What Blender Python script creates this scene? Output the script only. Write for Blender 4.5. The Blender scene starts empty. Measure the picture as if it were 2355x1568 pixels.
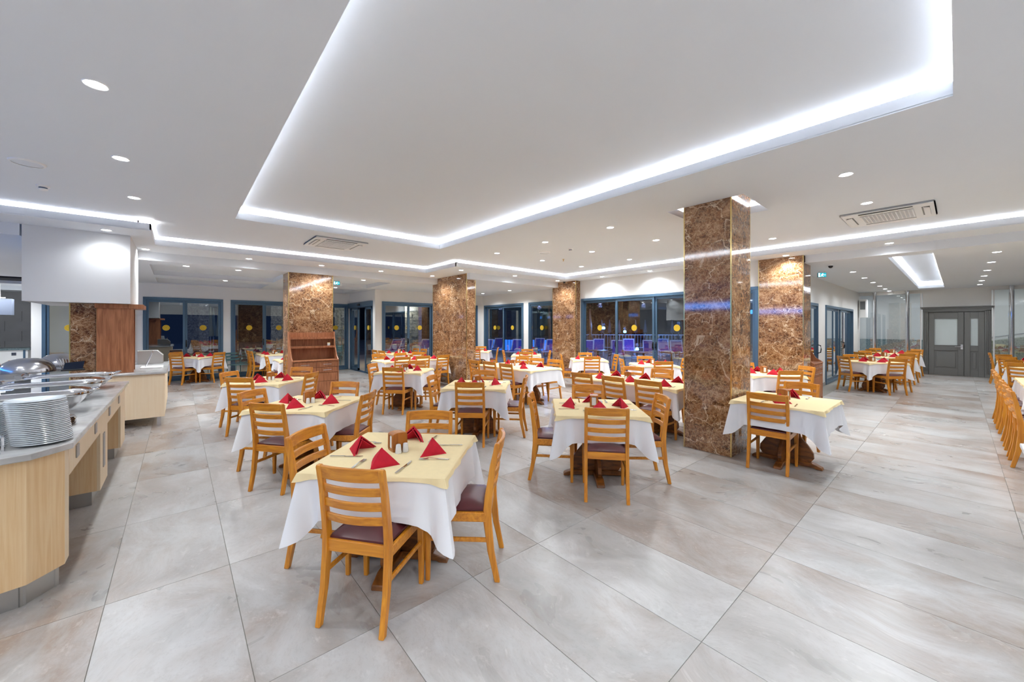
import bpy, math, random
from mathutils import Vector, Matrix

random.seed(7)
scene = bpy.context.scene
COL = scene.collection
R = math.radians

# ------------------------------------------------------------------ camera
CAM_H = 1.635
F_PX, W_PX, H_PX, HORIZON = 887.0, 2355, 1568, 752.5
YAW = -40.887
cd = bpy.data.cameras.new('camera')
cd.sensor_fit = 'HORIZONTAL'; cd.sensor_width = 36.0
cd.lens = 36.0 * F_PX / W_PX
cd.shift_y = (HORIZON - H_PX / 2) / W_PX
cd.clip_start = 0.05; cd.clip_end = 300
cam = bpy.data.objects.new('camera', cd)
cam.location = (0, 0, CAM_H); cam.rotation_euler = (R(90), 0, R(YAW))
COL.objects.link(cam); scene.camera = cam

# ------------------------------------------------------------------ world / exposure
w = bpy.data.worlds.new('night_sky'); scene.world = w; w.use_nodes = True
bg = w.node_tree.nodes['Background']
bg.inputs[0].default_value = (0.035, 0.07, 0.19, 1); bg.inputs[1].default_value = 0.28
scene.view_settings.view_transform = 'Standard'
try: scene.view_settings.look = 'None'
except Exception: pass
scene.view_settings.gamma = 1.0
scene.view_settings.use_curve_mapping = False
scene.view_settings.exposure = 0.98
scene.cycles.max_bounces = 6
scene.cycles.diffuse_bounces = 4
scene.cycles.glossy_bounces = 3
scene.cycles.transmission_bounces = 2
scene.cycles.transparent_max_bounces = 10
scene.cycles.sample_clamp_indirect = 6.0
scene.cycles.caustics_reflective = False
scene.cycles.caustics_refractive = False
SPOT_W = 42.0      # downlights
LED_S = 230.0       # cove strips

# ------------------------------------------------------------------ materials
M = {}
def new_mat(name):
    m = bpy.data.materials.new(name); m.use_nodes = True
    nt = m.node_tree; b = nt.nodes['Principled BSDF']
    M[name] = m
    return m, nt, b
def srgb(r, g, b):
    f = lambda c: (c / 255 / 12.92) if c / 255 <= 0.04045 else ((c / 255 + 0.055) / 1.055) ** 2.4
    return (f(r), f(g), f(b), 1)
def plain(name, col, rough=0.5, metal=0.0, spec=0.5, emit=None, es=0.0, coat=0.0, noise=0.0, nscale=8.0):
    m, nt, b = new_mat(name)
    b.inputs['Base Color'].default_value = col
    b.inputs['Roughness'].default_value = rough
    b.inputs['Metallic'].default_value = metal
    b.inputs['Specular IOR Level'].default_value = spec
    b.inputs['Coat Weight'].default_value = coat
    if emit:
        b.inputs['Emission Color'].default_value = emit
        b.inputs['Emission Strength'].default_value = es
    if noise:
        tc = nt.nodes.new('ShaderNodeTexCoord'); n = nt.nodes.new('ShaderNodeTexNoise')
        n.inputs['Scale'].default_value = nscale; n.inputs['Detail'].default_value = 4
        nt.links.new(tc.outputs['Object'], n.inputs['Vector'])
        r = nt.nodes.new('ShaderNodeValToRGB')
        a = [c * (1 - noise) for c in col[:3]] + [1]; z = [min(1, c * (1 + noise)) for c in col[:3]] + [1]
        r.color_ramp.elements[0].position = .3; r.color_ramp.elements[1].position = .7
        r.color_ramp.elements[0].color = a; r.color_ramp.elements[1].color = z
        nt.links.new(n.outputs['Fac'], r.inputs['Fac']); nt.links.new(r.outputs['Color'], b.inputs['Base Color'])
    return m
def wood(name, c0, c1, stretch=(14, 14, 1.2), rough=0.35, scale=3.0, coat=0.15):
    m, nt, b = new_mat(name)
    N = nt.nodes; L = nt.links
    tc = N.new('ShaderNodeTexCoord'); mp = N.new('ShaderNodeMapping'); mp.inputs['Scale'].default_value = stretch
    oi = N.new('ShaderNodeObjectInfo'); ad = N.new('ShaderNodeVectorMath'); ad.operation = 'ADD'
    ml = N.new('ShaderNodeMath'); ml.operation = 'MULTIPLY'; ml.inputs[1].default_value = 17.0
    L.new(oi.outputs['Random'], ml.inputs[0])
    L.new(tc.outputs['Object'], mp.inputs['Vector']); L.new(mp.outputs['Vector'], ad.inputs[0]); L.new(ml.outputs[0], ad.inputs[1])
    n = N.new('ShaderNodeTexNoise'); n.inputs['Scale'].default_value = scale; n.inputs['Detail'].default_value = 6
    n.inputs['Distortion'].default_value = .6
    L.new(ad.outputs[0], n.inputs['Vector'])
    r = N.new('ShaderNodeValToRGB'); r.color_ramp.elements[0].position = .32; r.color_ramp.elements[1].position = .68
    r.color_ramp.elements[0].color = c0; r.color_ramp.elements[1].color = c1
    L.new(n.outputs['Fac'], r.inputs['Fac']); L.new(r.outputs['Color'], b.inputs['Base Color'])
    b.inputs['Roughness'].default_value = rough; b.inputs['Coat Weight'].default_value = coat
    b.inputs['Coat Roughness'].default_value = .2
    return m

plain('wall_paint', srgb(240, 239, 236), .7, noise=.015, nscale=.8)
plain('ceiling_paint', srgb(235, 239, 245), .75, noise=.012, nscale=.5)
plain('corridor_paint', srgb(196, 198, 198), .5)
plain('hood_paint', srgb(230, 230, 230), .6)
plain('grey_wall', srgb(185, 185, 187), .6, noise=.05, nscale=3)
wood('chair_wood', srgb(192, 114, 24), srgb(226, 152, 44), (16, 16, 1.4))
wood('chair_wood_x', srgb(192, 114, 24), srgb(226, 152, 44), (1.4, 16, 16))
wood('pedestal_wood', srgb(92, 50, 14), srgb(150, 90, 34), (3, 3, 10), .4)
wood('holder_wood', srgb(150, 84, 22), srgb(184, 112, 40), (10, 10, 2), .35)
wood('hutch_wood', srgb(140, 84, 50), srgb(182, 120, 80), (20, 20, 1.5), .45, 2.0, .05)
wood('oak_panel', srgb(234, 194, 140), srgb(246, 216, 170), (26, 26, 1.0), .5, 2.0, .0)
wood('maple_panel', srgb(242, 218, 182), srgb(246, 225, 192), (30, 30, 1.0), .5, 2.0, .0)
wood('frame_wood', srgb(150, 92, 40), srgb(178, 116, 58), (8, 8, 8), .4)
plain('leather', srgb(84, 34, 38), .32, noise=.15, nscale=14)
plain('white_cloth', srgb(246, 246, 249), .85, spec=.2)
plain('yellow_cloth', srgb(248, 227, 178), .85, spec=.2, noise=.02, nscale=30)
plain('red_napkin', srgb(190, 30, 48), .8, spec=.25, noise=.08, nscale=30)
plain('steel', (0.62, 0.62, 0.64, 1), .18, 1.0)
plain('chrome', (0.78, 0.78, 0.8, 1), .06, 1.0)
plain('brushed', (0.50, 0.49, 0.47, 1), .38, 1.0)
plain('porcelain', srgb(244, 245, 246), .12, coat=.5)
plain('plate_white', srgb(226, 234, 238), .12, coat=.5)
plain('paper', srgb(245, 245, 245), .8)
plain('frame_blue', srgb(84, 112, 136), .3, .35)
plain('frame_dark', srgb(34, 48, 62), .35, .2)
plain('black', srgb(18, 18, 22), .4)
plain('dark_box', srgb(78, 84, 98), .5)
plain('gold_trim', (0.80, 0.60, 0.24, 1), .22, 1.0)
plain('white_plastic', srgb(250, 250, 250), .4)
plain('grey_plastic', srgb(120, 124, 128), .5)
plain('grille_dark', srgb(140, 138, 134), .6)
plain('ring_blue', srgb(70, 95, 125), .4)
plain('door_grey', srgb(112, 112, 110), .45)
plain('frosted', srgb(205, 214, 214), .25, spec=.6)
plain('grout', srgb(150, 146, 138), .9)
plain('baseboard_grey', srgb(170, 168, 164), .4)
plain('sticker_yellow', srgb(214, 178, 40), .6)
plain('sticker_mark', srgb(170, 138, 24), .6)
plain('sign_yellow', srgb(235, 200, 20), .5)
plain('lounger_white', srgb(222, 224, 232), .5)
plain('lounger_blue', srgb(30, 56, 170), .6)
plain('patio_teal', srgb(86, 122, 124), .5)
plain('patio_rock', srgb(120, 112, 100), .8, noise=.3, nscale=4)
plain('outer_dark', srgb(26, 28, 36), .9)
plain('parasol_cream', srgb(236, 226, 170), .9)
plain('parasol_white', srgb(200, 205, 220), .9)
plain('leaf_dark', srgb(40, 64, 30), .8, noise=.4, nscale=5)
plain('sprinkler_brass', (0.7, 0.45, 0.15, 1), .3, 1.0)
plain('lamp_on', (1, 1, 1, 1), .5, emit=(.97, .985, 1, 1), es=14.0)
plain('led_on', (1, 1, 1, 1), .5, emit=(1, .995, .985, 1), es=LED_S)
plain('led_slot', (1, 1, 1, 1), .5, emit=(1, .995, .985, 1), es=LED_S * .55)
plain('blue_lamp', (0.1, 0.3, 1, 1), .5, emit=(.06, .32, 1, 1), es=14.0)
plain('blue_band', (0.1, 0.3, 1, 1), .5, emit=(.05, .30, 1, 1), es=5.0)
plain('pool_wall', srgb(20, 96, 200), .4, emit=(.02, .16, .75, 1), es=1.0)  # emission stands in for the blue light falling on the fence
plain('exit_green', srgb(20, 120, 130), .4, emit=(.02, .34, .42, 1), es=.8)
plain('exit_white', (1, 1, 1, 1), .4, emit=(.75, .95, 1, 1), es=1.0)
plain('outlet', srgb(176, 172, 168), .4, .2)
plain('dark_glassy', srgb(30, 40, 60), .1)

def granite(name, c0, c1, scale, rough):
    m, nt, b = new_mat(name); N = nt.nodes; L = nt.links
    tc = N.new('ShaderNodeTexCoord'); n = N.new('ShaderNodeTexNoise'); n.inputs['Scale'].default_value = scale
    n.inputs['Detail'].default_value = 8; n.inputs['Roughness'].default_value = .65; n.inputs['Distortion'].default_value = .8
    L.new(tc.outputs['Object'], n.inputs['Vector'])
    r = N.new('ShaderNodeValToRGB'); r.color_ramp.elements[0].position = .35; r.color_ramp.elements[1].position = .66
    r.color_ramp.elements[0].color = c0; r.color_ramp.elements[1].color = c1
    L.new(n.outputs['Fac'], r.inputs['Fac']); L.new(r.outputs['Color'], b.inputs['Base Color'])
    b.inputs['Roughness'].default_value = rough
granite('worktop', srgb(178, 177, 175), srgb(212, 210, 208), 4, .14)
granite('granite_dark', srgb(70, 92, 98), srgb(140, 156, 158), 26, .35)
granite('granite_green', srgb(84, 92, 80), srgb(152, 156, 138), 30, .5)
granite('stone_stack', srgb(90, 92, 94), srgb(172, 172, 170), 9, .8)

def marble():
    m, nt, b = new_mat('marble'); N = nt.nodes; L = nt.links
    tc = N.new('ShaderNodeTexCoord'); oi = N.new('ShaderNodeObjectInfo')
    comb = N.new('ShaderNodeCombineXYZ')
    for k, f_ in enumerate((31.0, 57.0, 83.0)):
        ml = N.new('ShaderNodeMath'); ml.operation = 'MULTIPLY'; ml.inputs[1].default_value = f_
        L.new(oi.outputs['Random'], ml.inputs[0]); L.new(ml.outputs[0], comb.inputs[k])
    ad = N.new('ShaderNodeVectorMath'); ad.operation = 'ADD'
    L.new(tc.outputs['Object'], ad.inputs[0]); L.new(comb.outputs[0], ad.inputs[1])
    big = N.new('ShaderNodeTexNoise'); big.inputs['Scale'].default_value = 4.0; big.inputs['Detail'].default_value = 3; big.inputs['Distortion'].default_value = 1.2
    L.new(ad.outputs[0], big.inputs['Vector'])
    fine = N.new('ShaderNodeTexNoise'); fine.inputs['Scale'].default_value = 17; fine.inputs['Detail'].default_value = 4
    fine.inputs['Roughness'].default_value = .68; fine.inputs['Distortion'].default_value = 2.2
    L.new(ad.outputs[0], fine.inputs['Vector'])
    mixf = N.new('ShaderNodeMath'); mixf.operation = 'MULTIPLY_ADD'; mixf.inputs[1].default_value = .42
    m2 = N.new('ShaderNodeMath'); m2.operation = 'MULTIPLY'; m2.inputs[1].default_value = .58
    L.new(fine.outputs['Fac'], m2.inputs[0]); L.new(big.outputs['Fac'], mixf.inputs[0]); L.new(m2.outputs[0], mixf.inputs[2])
    r = N.new('ShaderNodeValToRGB'); e = r.color_ramp.elements
    e[0].position = .36; e[0].color = srgb(62, 36, 20); e[1].position = .66; e[1].color = srgb(206, 168, 130)
    x = e.new(.46); x.color = srgb(112, 72, 42); x = e.new(.55); x.color = srgb(156, 112, 74)
    L.new(mixf.outputs[0], r.inputs['Fac'])
    # crackle
    sc = N.new('ShaderNodeVectorMath'); sc.operation = 'SCALE'; sc.inputs['Scale'].default_value = .10
    L.new(fine.outputs['Color'], sc.inputs[0])
    ad2 = N.new('ShaderNodeVectorMath'); ad2.operation = 'ADD'; L.new(ad.outputs[0], ad2.inputs[0]); L.new(sc.outputs[0], ad2.inputs[1])
    v = N.new('ShaderNodeTexVoronoi'); v.feature = 'DISTANCE_TO_EDGE'; v.inputs['Scale'].default_value = 15
    L.new(ad2.outputs[0], v.inputs['Vector'])
    vr = N.new('ShaderNodeValToRGB'); vr.color_ramp.elements[0].position = 0.0; vr.color_ramp.elements[0].color = (.8, .8, .8, 1)
    vr.color_ramp.elements[1].position = .06; vr.color_ramp.elements[1].color = (0, 0, 0, 1)
    L.new(v.outputs['Distance'], vr.inputs['Fac'])
    mx = N.new('ShaderNodeMixRGB'); mx.inputs['Color2'].default_value = srgb(214, 176, 136)
    L.new(vr.outputs['Color'], mx.inputs['Fac']); L.new(r.outputs['Color'], mx.inputs['Color1'])
    # long pale veins
    v2 = N.new('ShaderNodeTexVoronoi'); v2.feature = 'DISTANCE_TO_EDGE'; v2.inputs['Scale'].default_value = 1.7
    sc3 = N.new('ShaderNodeVectorMath'); sc3.operation = 'SCALE'; sc3.inputs['Scale'].default_value = .35
    L.new(big.outputs['Color'], sc3.inputs[0])
    ad3 = N.new('ShaderNodeVectorMath'); ad3.operation = 'ADD'; L.new(ad.outputs[0], ad3.inputs[0]); L.new(sc3.outputs[0], ad3.inputs[1])
    L.new(ad3.outputs[0], v2.inputs['Vector'])
    vr2 = N.new('ShaderNodeValToRGB'); vr2.color_ramp.elements[0].position = 0.0; vr2.color_ramp.elements[0].color = (1, 1, 1, 1)
    vr2.color_ramp.elements[1].position = .014; vr2.color_ramp.elements[1].color = (0, 0, 0, 1)
    L.new(v2.outputs['Distance'], vr2.inputs['Fac'])
    mx2 = N.new('ShaderNodeMixRGB'); mx2.inputs['Color2'].default_value = srgb(226, 200, 168)
    L.new(vr2.outputs['Color'], mx2.inputs['Fac']); L.new(mx.outputs['Color'], mx2.inputs['Color1'])
    L.new(mx2.outputs['Color'], b.inputs['Base Color'])
    b.inputs['Roughness'].default_value = .06; b.inputs['Specular IOR Level'].default_value = .9
marble()

TX0, TPX, TY0, TPY = -0.327, 0.596, 0.871, 1.207
def floor_mat():
    m, nt, b = new_mat('floor_tile'); N = nt.nodes; L = nt.links
    ge = N.new('ShaderNodeNewGeometry'); sx = N.new('ShaderNodeSeparateXYZ'); L.new(ge.outputs['Position'], sx.inputs[0])
    def math_(op, a, bv):
        n = N.new('ShaderNodeMath'); n.operation = op
        if hasattr(a, 'links'): L.new(a, n.inputs[0])
        else: n.inputs[0].default_value = a
        if bv is not None:
            if hasattr(bv, 'links'): L.new(bv, n.inputs[1])
            else: n.inputs[1].default_value = bv
        return n.outputs[0]
    ix = math_('FLOOR', math_('DIVIDE', math_('SUBTRACT', sx.outputs[0], TX0), TPX), None)
    iy = math_('FLOOR', math_('DIVIDE', math_('SUBTRACT', sx.outputs[1], TY0), TPY), None)
    c = N.new('ShaderNodeCombineXYZ'); L.new(ix, c.inputs[0]); L.new(iy, c.inputs[1])
    wn = N.new('ShaderNodeTexWhiteNoise'); wn.noise_dimensions = '3D'; L.new(c.outputs[0], wn.inputs['Vector'])
    off = N.new('ShaderNodeVectorMath'); off.operation = 'SCALE'; off.inputs['Scale'].default_value = 40
    L.new(wn.outputs['Color'], off.inputs[0])
    ad = N.new('ShaderNodeVectorMath'); ad.operation = 'ADD'; L.new(ge.outputs['Position'], ad.inputs[0]); L.new(off.outputs[0], ad.inputs[1])
    mp = N.new('ShaderNodeMapping'); mp.inputs['Scale'].default_value = (1.7, .8, 1); mp.inputs['Rotation'].default_value = (0, 0, R(16))
    wp = N.new('ShaderNodeTexNoise'); wp.inputs['Scale'].default_value = 1.6; wp.inputs['Detail'].default_value = 1
    L.new(ad.outputs[0], wp.inputs['Vector'])
    ws_ = N.new('ShaderNodeVectorMath'); ws_.operation = 'SCALE'; ws_.inputs['Scale'].default_value = .55; L.new(wp.outputs['Color'], ws_.inputs[0])
    wa = N.new('ShaderNodeVectorMath'); wa.operation = 'ADD'; L.new(ad.outputs[0], wa.inputs[0]); L.new(ws_.outputs[0], wa.inputs[1])
    L.new(wa.outputs[0], mp.inputs['Vector'])
    def noise(scale, det, rough, off):
        a_ = N.new('ShaderNodeVectorMath'); a_.operation = 'ADD'; a_.inputs[1].default_value = off; L.new(mp.outputs[0], a_.inputs[0])
        n = N.new('ShaderNodeTexNoise'); n.inputs['Scale'].default_value = scale; n.inputs['Detail'].default_value = det; n.inputs['Roughness'].default_value = rough
        L.new(a_.outputs[0], n.inputs['Vector']); return n.outputs['Fac']
    def ramp(fac, stops):
        r = N.new('ShaderNodeValToRGB'); e = r.color_ramp.elements
        e[0].position, e[0].color = stops[0]; e[1].position, e[1].color = stops[-1]
        for p, c_ in stops[1:-1]:
            x = e.new(p); x.color = c_
        L.new(fac, r.inputs['Fac']); return r.outputs['Color']
    def mix(fac, a_, col, mode='MIX'):
        m_ = N.new('ShaderNodeMixRGB'); m_.blend_type = mode
        L.new(fac, m_.inputs['Fac']); L.new(a_, m_.inputs['Color1'])
        if hasattr(col, 'links'): L.new(col, m_.inputs['Color2'])
        else: m_.inputs['Color2'].default_value = col
        return m_.outputs['Color']
    g_ = lambda v: (v, v, v, 1)
    f1 = noise(1.5, 4, .60, (0, 0, 0)); f2 = noise(.7, 5, .66, (9, 3, 5)); f3 = noise(34, 3, .75, (2, 7, 1)); f4 = noise(1.3, 5, .62, (21, 14, 3)); f5 = noise(9, 4, .75, (5, 31, 8))
    col = ramp(f1, [(.30, srgb(164, 162, 159)), (.44, srgb(184, 182, 179)), (.56, srgb(198, 196, 194)), (.70, srgb(214, 213, 212))])
    brk = ramp(f5, [(.36, g_(.25)), (.62, g_(1.0))])
    sub = N.new('ShaderNodeMixRGB'); sub.blend_type = 'MULTIPLY'; sub.inputs['Fac'].default_value = .75
    pt = math_('ADD', math_('MULTIPLY', wn.outputs['Value'], 1.3), .1)
    pm = N.new('ShaderNodeMixRGB'); pm.blend_type = 'MULTIPLY'; pm.inputs['Fac'].default_value = 1; L.new(ramp(f2, [(.38, g_(0)), (.52, g_(.8)), (.66, g_(1.0))]), pm.inputs['Color1']); L.new(pt, pm.inputs['Color2'])
    L.new(pm.outputs['Color'], sub.inputs['Color1']); L.new(brk, sub.inputs['Color2'])
    col = mix(sub.outputs['Color'], col, srgb(164, 142, 125))
    col = mix(ramp(f4, [(.45, g_(0)), (.60, g_(.42)), (.72, g_(.6))]), col, srgb(216, 216, 215))
    col = mix(ramp(f5, [(.58, g_(0)), (.72, g_(.45))]), col, srgb(228, 226, 223))
    col = mix(ramp(f3, [(.35, g_(.14)), (.5, g_(0))]), col, srgb(140, 132, 126))
    class _o: pass
    mx2 = _o(); mx2.outputs = {'Color': col}
    n1 = _o(); n1.outputs = {'Fac': f1}; n3 = _o(); n3.outputs = {'Fac': f3}
    hs = N.new('ShaderNodeHueSaturation')
    L.new(math_('ADD', math_('MULTIPLY', wn.outputs['Value'], -.12), .95), hs.inputs['Value'])
    L.new(mx2.outputs['Color'], hs.inputs['Color'])
    L.new(hs.outputs['Color'], b.inputs['Base Color'])
    rr = N.new('ShaderNodeMapRange'); rr.inputs['To Min'].default_value = .22; rr.inputs['To Max'].default_value = .36
    L.new(n1.outputs['Fac'], rr.inputs['Value']); L.new(rr.outputs[0], b.inputs['Roughness'])
    b.inputs['Specular IOR Level'].default_value = .45
    bp = N.new('ShaderNodeBump'); bp.inputs['Strength'].default_value = .05; L.new(n3.outputs['Fac'], bp.inputs['Height'])
    L.new(bp.outputs[0], b.inputs['Normal'])
floor_mat()

def glass(name, tint, refl):
    m = bpy.data.materials.new(name); m.use_nodes = True; nt = m.node_tree; N = nt.nodes; L = nt.links
    N.remove(N['Principled BSDF']); out = N['Material Output']
    t = N.new('ShaderNodeBsdfTransparent'); t.inputs[0].default_value = tint
    g = N.new('ShaderNodeBsdfGlossy'); g.inputs['Roughness'].default_value = .01; g.inputs['Color'].default_value = (.95, .97, 1, 1)
    ge = N.new('ShaderNodeNewGeometry'); dt = N.new('ShaderNodeVectorMath'); dt.operation = 'DOT_PRODUCT'
    L.new(ge.outputs['Incoming'], dt.inputs[0]); L.new(ge.outputs['Normal'], dt.inputs[1])
    def mt(op, a, b_=0.0):
        n = N.new('ShaderNodeMath'); n.operation = op
        if hasattr(a, 'links'): L.new(a, n.inputs[0])
        else: n.inputs[0].default_value = a
        if hasattr(b_, 'links'): L.new(b_, n.inputs[1])
        else: n.inputs[1].default_value = b_
        return n
    f = mt('POWER', mt('SUBTRACT', 1.0, mt('ABSOLUTE', dt.outputs['Value']).outputs[0]).outputs[0], 4.0)   # thin-pane reflectance, same on both faces
    f = mt('ADD', mt('MULTIPLY', f.outputs[0], .7).outputs[0], .04)
    ml = mt('MULTIPLY', f.outputs[0], refl); ml.use_clamp = True
    mx = N.new('ShaderNodeMixShader'); L.new(ml.outputs[0], mx.inputs[0]); L.new(t.outputs[0], mx.inputs[1]); L.new(g.outputs[0], mx.inputs[2])
    L.new(mx.outputs[0], out.inputs['Surface']); M[name] = m
glass('pane_glass', (.86, .92, .93, 1), 3.2)
glass('clear_glass', (.92, .95, .95, 1), 3.0)
glass('lid_glass', (.75, .84, .86, 1), 2.5)

# ------------------------------------------------------------------ mesh helpers
for k_ in ('lamp_on', 'exit_green', 'exit_white', 'blue_lamp', 'pool_wall'):
    M[k_].cycles.emission_sampling = 'NONE'
class MB:
    def __init__(s): s.v = []; s.f = []
    def add(s, vs, fs):
        o = len(s.v); s.v += [tuple(p) for p in vs]; s.f += [tuple(i + o for i in f) for f in fs]; return s
    def box(s, x0, x1, y0, y1, z0, z1):
        if x0 > x1: x0, x1 = x1, x0
        if y0 > y1: y0, y1 = y1, y0
        if z0 > z1: z0, z1 = z1, z0
        return s.add([(x0, y0, z0), (x1, y0, z0), (x1, y1, z0), (x0, y1, z0), (x0, y0, z1), (x1, y0, z1), (x1, y1, z1), (x0, y1, z1)],
                     [(0, 3, 2, 1), (4, 5, 6, 7), (0, 1, 5, 4), (1, 2, 6, 5), (2, 3, 7, 6), (3, 0, 4, 7)])
    def rings(s, rings, cap0=True, cap1=True, closed=True):
        n = len(rings[0]); vs = [p for r in rings for p in r]; fs = []
        for a in range(len(rings) - 1):
            for i in range(n if closed else n - 1):
                j = (i + 1) % n
                fs.append((a * n + i, a * n + j, (a + 1) * n + j, (a + 1) * n + i))
        if cap0: fs.append(tuple(range(n - 1, -1, -1)))
        if cap1: fs.append(tuple((len(rings) - 1) * n + i for i in range(n)))
        return s.add(vs, fs)
    def lathe(s, prof, n=24, c=(0, 0), cap0=True, cap1=True, sx=1, sy=1):
        return s.rings([[(c[0] + r * sx * math.cos(2 * math.pi * k / n), c[1] + r * sy * math.sin(2 * math.pi * k / n), z) for k in range(n)] for r, z in prof], cap0, cap1)
    def superl(s, prof, a, b_, n=40, p=4.0, cap0=True, cap1=True):
        rs = []
        for sc, z in prof:
            r = []
            for k in range(n):
                t = 2 * math.pi * k / n; c, q = math.cos(t), math.sin(t)
                r.append((a * sc * math.copysign(abs(c) ** (2 / p), c), b_ * sc * math.copysign(abs(q) ** (2 / p), q), z))
            rs.append(r)
        return s.rings(rs, cap0, cap1)
    def tube(s, pts, r, n=8, caps=True):
        rs = []; pts = [Vector(p) for p in pts]
        for i, p in enumerate(pts):
            d = (pts[min(i + 1, len(pts) - 1)] - pts[max(i - 1, 0)]).normalized()
            u = d.cross(Vector((0, 0, 1)))
            if u.length < 1e-3: u = d.cross(Vector((0, 1, 0)))
            u.normalize(); v = d.cross(u)
            rr = r[i] if isinstance(r, (list, tuple)) else r
            rs.append([tuple(p + u * rr * math.cos(2 * math.pi * k / n) + v * rr * math.sin(2 * math.pi * k / n)) for k in range(n)])
        return s.rings(rs, caps, caps)
    def prism(s, poly, a0, a1, axis='z'):
        def mk(u, v, a): return {'z': (u, v, a), 'y': (u, a, v), 'x': (a, u, v)}[axis]
        return s.rings([[mk(u, v, a0) for u, v in poly], [mk(u, v, a1) for u, v in poly]])
    def build(s, name, mat, parent=None, bevel=0, seg=1, smooth=False, loc=None, rotz=0):
        me = bpy.data.meshes.new(name); me.from_pydata(s.v, [], s.f); me.validate(); me.update()
        import bmesh
        bm = bmesh.new(); bm.from_mesh(me)
        bmesh.ops.recalc_face_normals(bm, faces=bm.faces)
        if bevel:
            bmesh.ops.bevel(bm, geom=[e for e in bm.edges if len(e.link_faces) == 2 and e.calc_face_angle(0) > .6], offset=bevel, segments=seg, affect='EDGES', clamp_overlap=True)
        bm.to_mesh(me); bm.free()
        if smooth:
            me.shade_smooth(); me.set_sharp_from_angle(angle=R(40))
        me.materials.append(M[mat])
        return link(name, me, parent, loc, rotz)
def link(name, me, parent=None, loc=None, rotz=0):
    o = bpy.data.objects.new(name, me); COL.objects.link(o)
    if parent: o.parent = parent
    if loc: o.location = loc
    if rotz: o.rotation_euler = (0, 0, rotz)
    return o
def tag(o, label=None, cat=None, group=None, kind=None):
    if label: o['label'] = label
    if cat: o['category'] = cat
    if group: o['group'] = group
    if kind: o['kind'] = kind
    return o
def empty(name, loc=(0, 0, 0), rotz=0):
    o = bpy.data.objects.new(name, None); o.empty_display_size = .1
    COL.objects.link(o); o.location = loc; o.rotation_euler = (0, 0, rotz); return o
CH = {}
def copy_tree(o, loc, rotz, label=None, group=None):
    def rec(a, p):
        c = a.copy(); COL.objects.link(c); c.parent = p
        for ch in CH.get(a.name) or a.children: rec(ch, c)
        return c
    r = o.copy(); COL.objects.link(r); r.location = loc; r.rotation_euler = (0, 0, rotz)
    for ch in CH.get(o.name) or list(o.children): rec(ch, r)
    if label: r['label'] = label
    if group: r['group'] = group
    return r
class Proto:
    """first use moves the source itself, later uses copy it"""
    def __init__(s, o):
        s.o = o; s.used = False
        def reg(a):
            CH[a.name] = list(a.children)
            for c in a.children: reg(c)
        reg(o)
    def put(s, loc, rotz=0, label=None, group=None):
        if not s.used:
            s.used = True; s.o.location = loc; s.o.rotation_euler = (0, 0, rotz)
            if label: s.o['label'] = label
            if group: s.o['group'] = group
            return s.o
        return copy_tree(s.o, loc, rotz, label, group)
def struct(name, mb, mat, parent=None, **k):
    o = mb.build(name, mat, parent, **k)
    if not parent: o['kind'] = 'structure'
    return o
def spot(parent, loc, power, size=150, blend=.8, rad=.05):
    l = bpy.data.lights.new('downlight_lamp', 'SPOT'); l.energy = power; l.spot_size = R(size); l.spot_blend = blend
    l.shadow_soft_size = rad; l.color = (.90, .955, 1)
    o = bpy.data.objects.new('downlight_lamp', l); COL.objects.link(o); o.parent = parent; o.location = loc
    return o
def proj(x, y, z):
    c, s_ = math.sin(R(-YAW)), math.cos(R(-YAW))
    r = x * s_ - y * c; f = x * c + y * s_
    if f < .3: return None
    return W_PX / 2 + F_PX * r / f, HORIZON + F_PX * (CAM_H - z) / f

# ================================================================== FLOOR
fl = struct('floor', MB().box(-7, 20.2, -7, 23.2, -.25, -.004), 'grout')
tm = MB().box(-TPX / 2 + .002, TPX / 2 - .002, -TPY / 2 + .002, TPY / 2 - .002, -.012, 0)
cand = []
for i in range(-12, 36):
    for j in range(-7, 20):
        x = TX0 + (i + .5) * TPX; y = TY0 + (j + .5) * TPY
        if x < -6.8 or x > 19.7 or y < -6.5 or y > 23: continue
        if x > 5.1 and y > 13.0 and not (x < 5.3): continue
        if x > 9.65 and y > 2.6: continue
        if y > 15.7 and x > -2.8: continue
        p = proj(x, y, 0); a = 0
        if p and -150 < p[0] < W_PX + 150 and p[1] < H_PX + 250: a = 1.0 / (math.hypot(x, y) ** 3)
        cand.append((-a, x, y))
cand.sort()
first = None
for k, (a, x, y) in enumerate(cand[:300]):
    if first is None: first = tm.build('tile', 'floor_tile', fl, loc=(x, y, 0))
    else: link('tile', first.data, fl, (x, y, 0))
rest = MB()
for a, x, y in cand[300:]: rest.box(x - TPX / 2 + .002, x + TPX / 2 - .002, y - TPY / 2 + .002, y + TPY / 2 - .002, -.012, 0)
o = rest.build('tile_field', 'floor_tile', fl); o['kind'] = 'stuff'

# ================================================================== CEILINGS
ZC, ZS, ZL, ZR, ZB = 3.27, 3.105, 2.94, 3.46, 2.95
T = .12   # trough width
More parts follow.
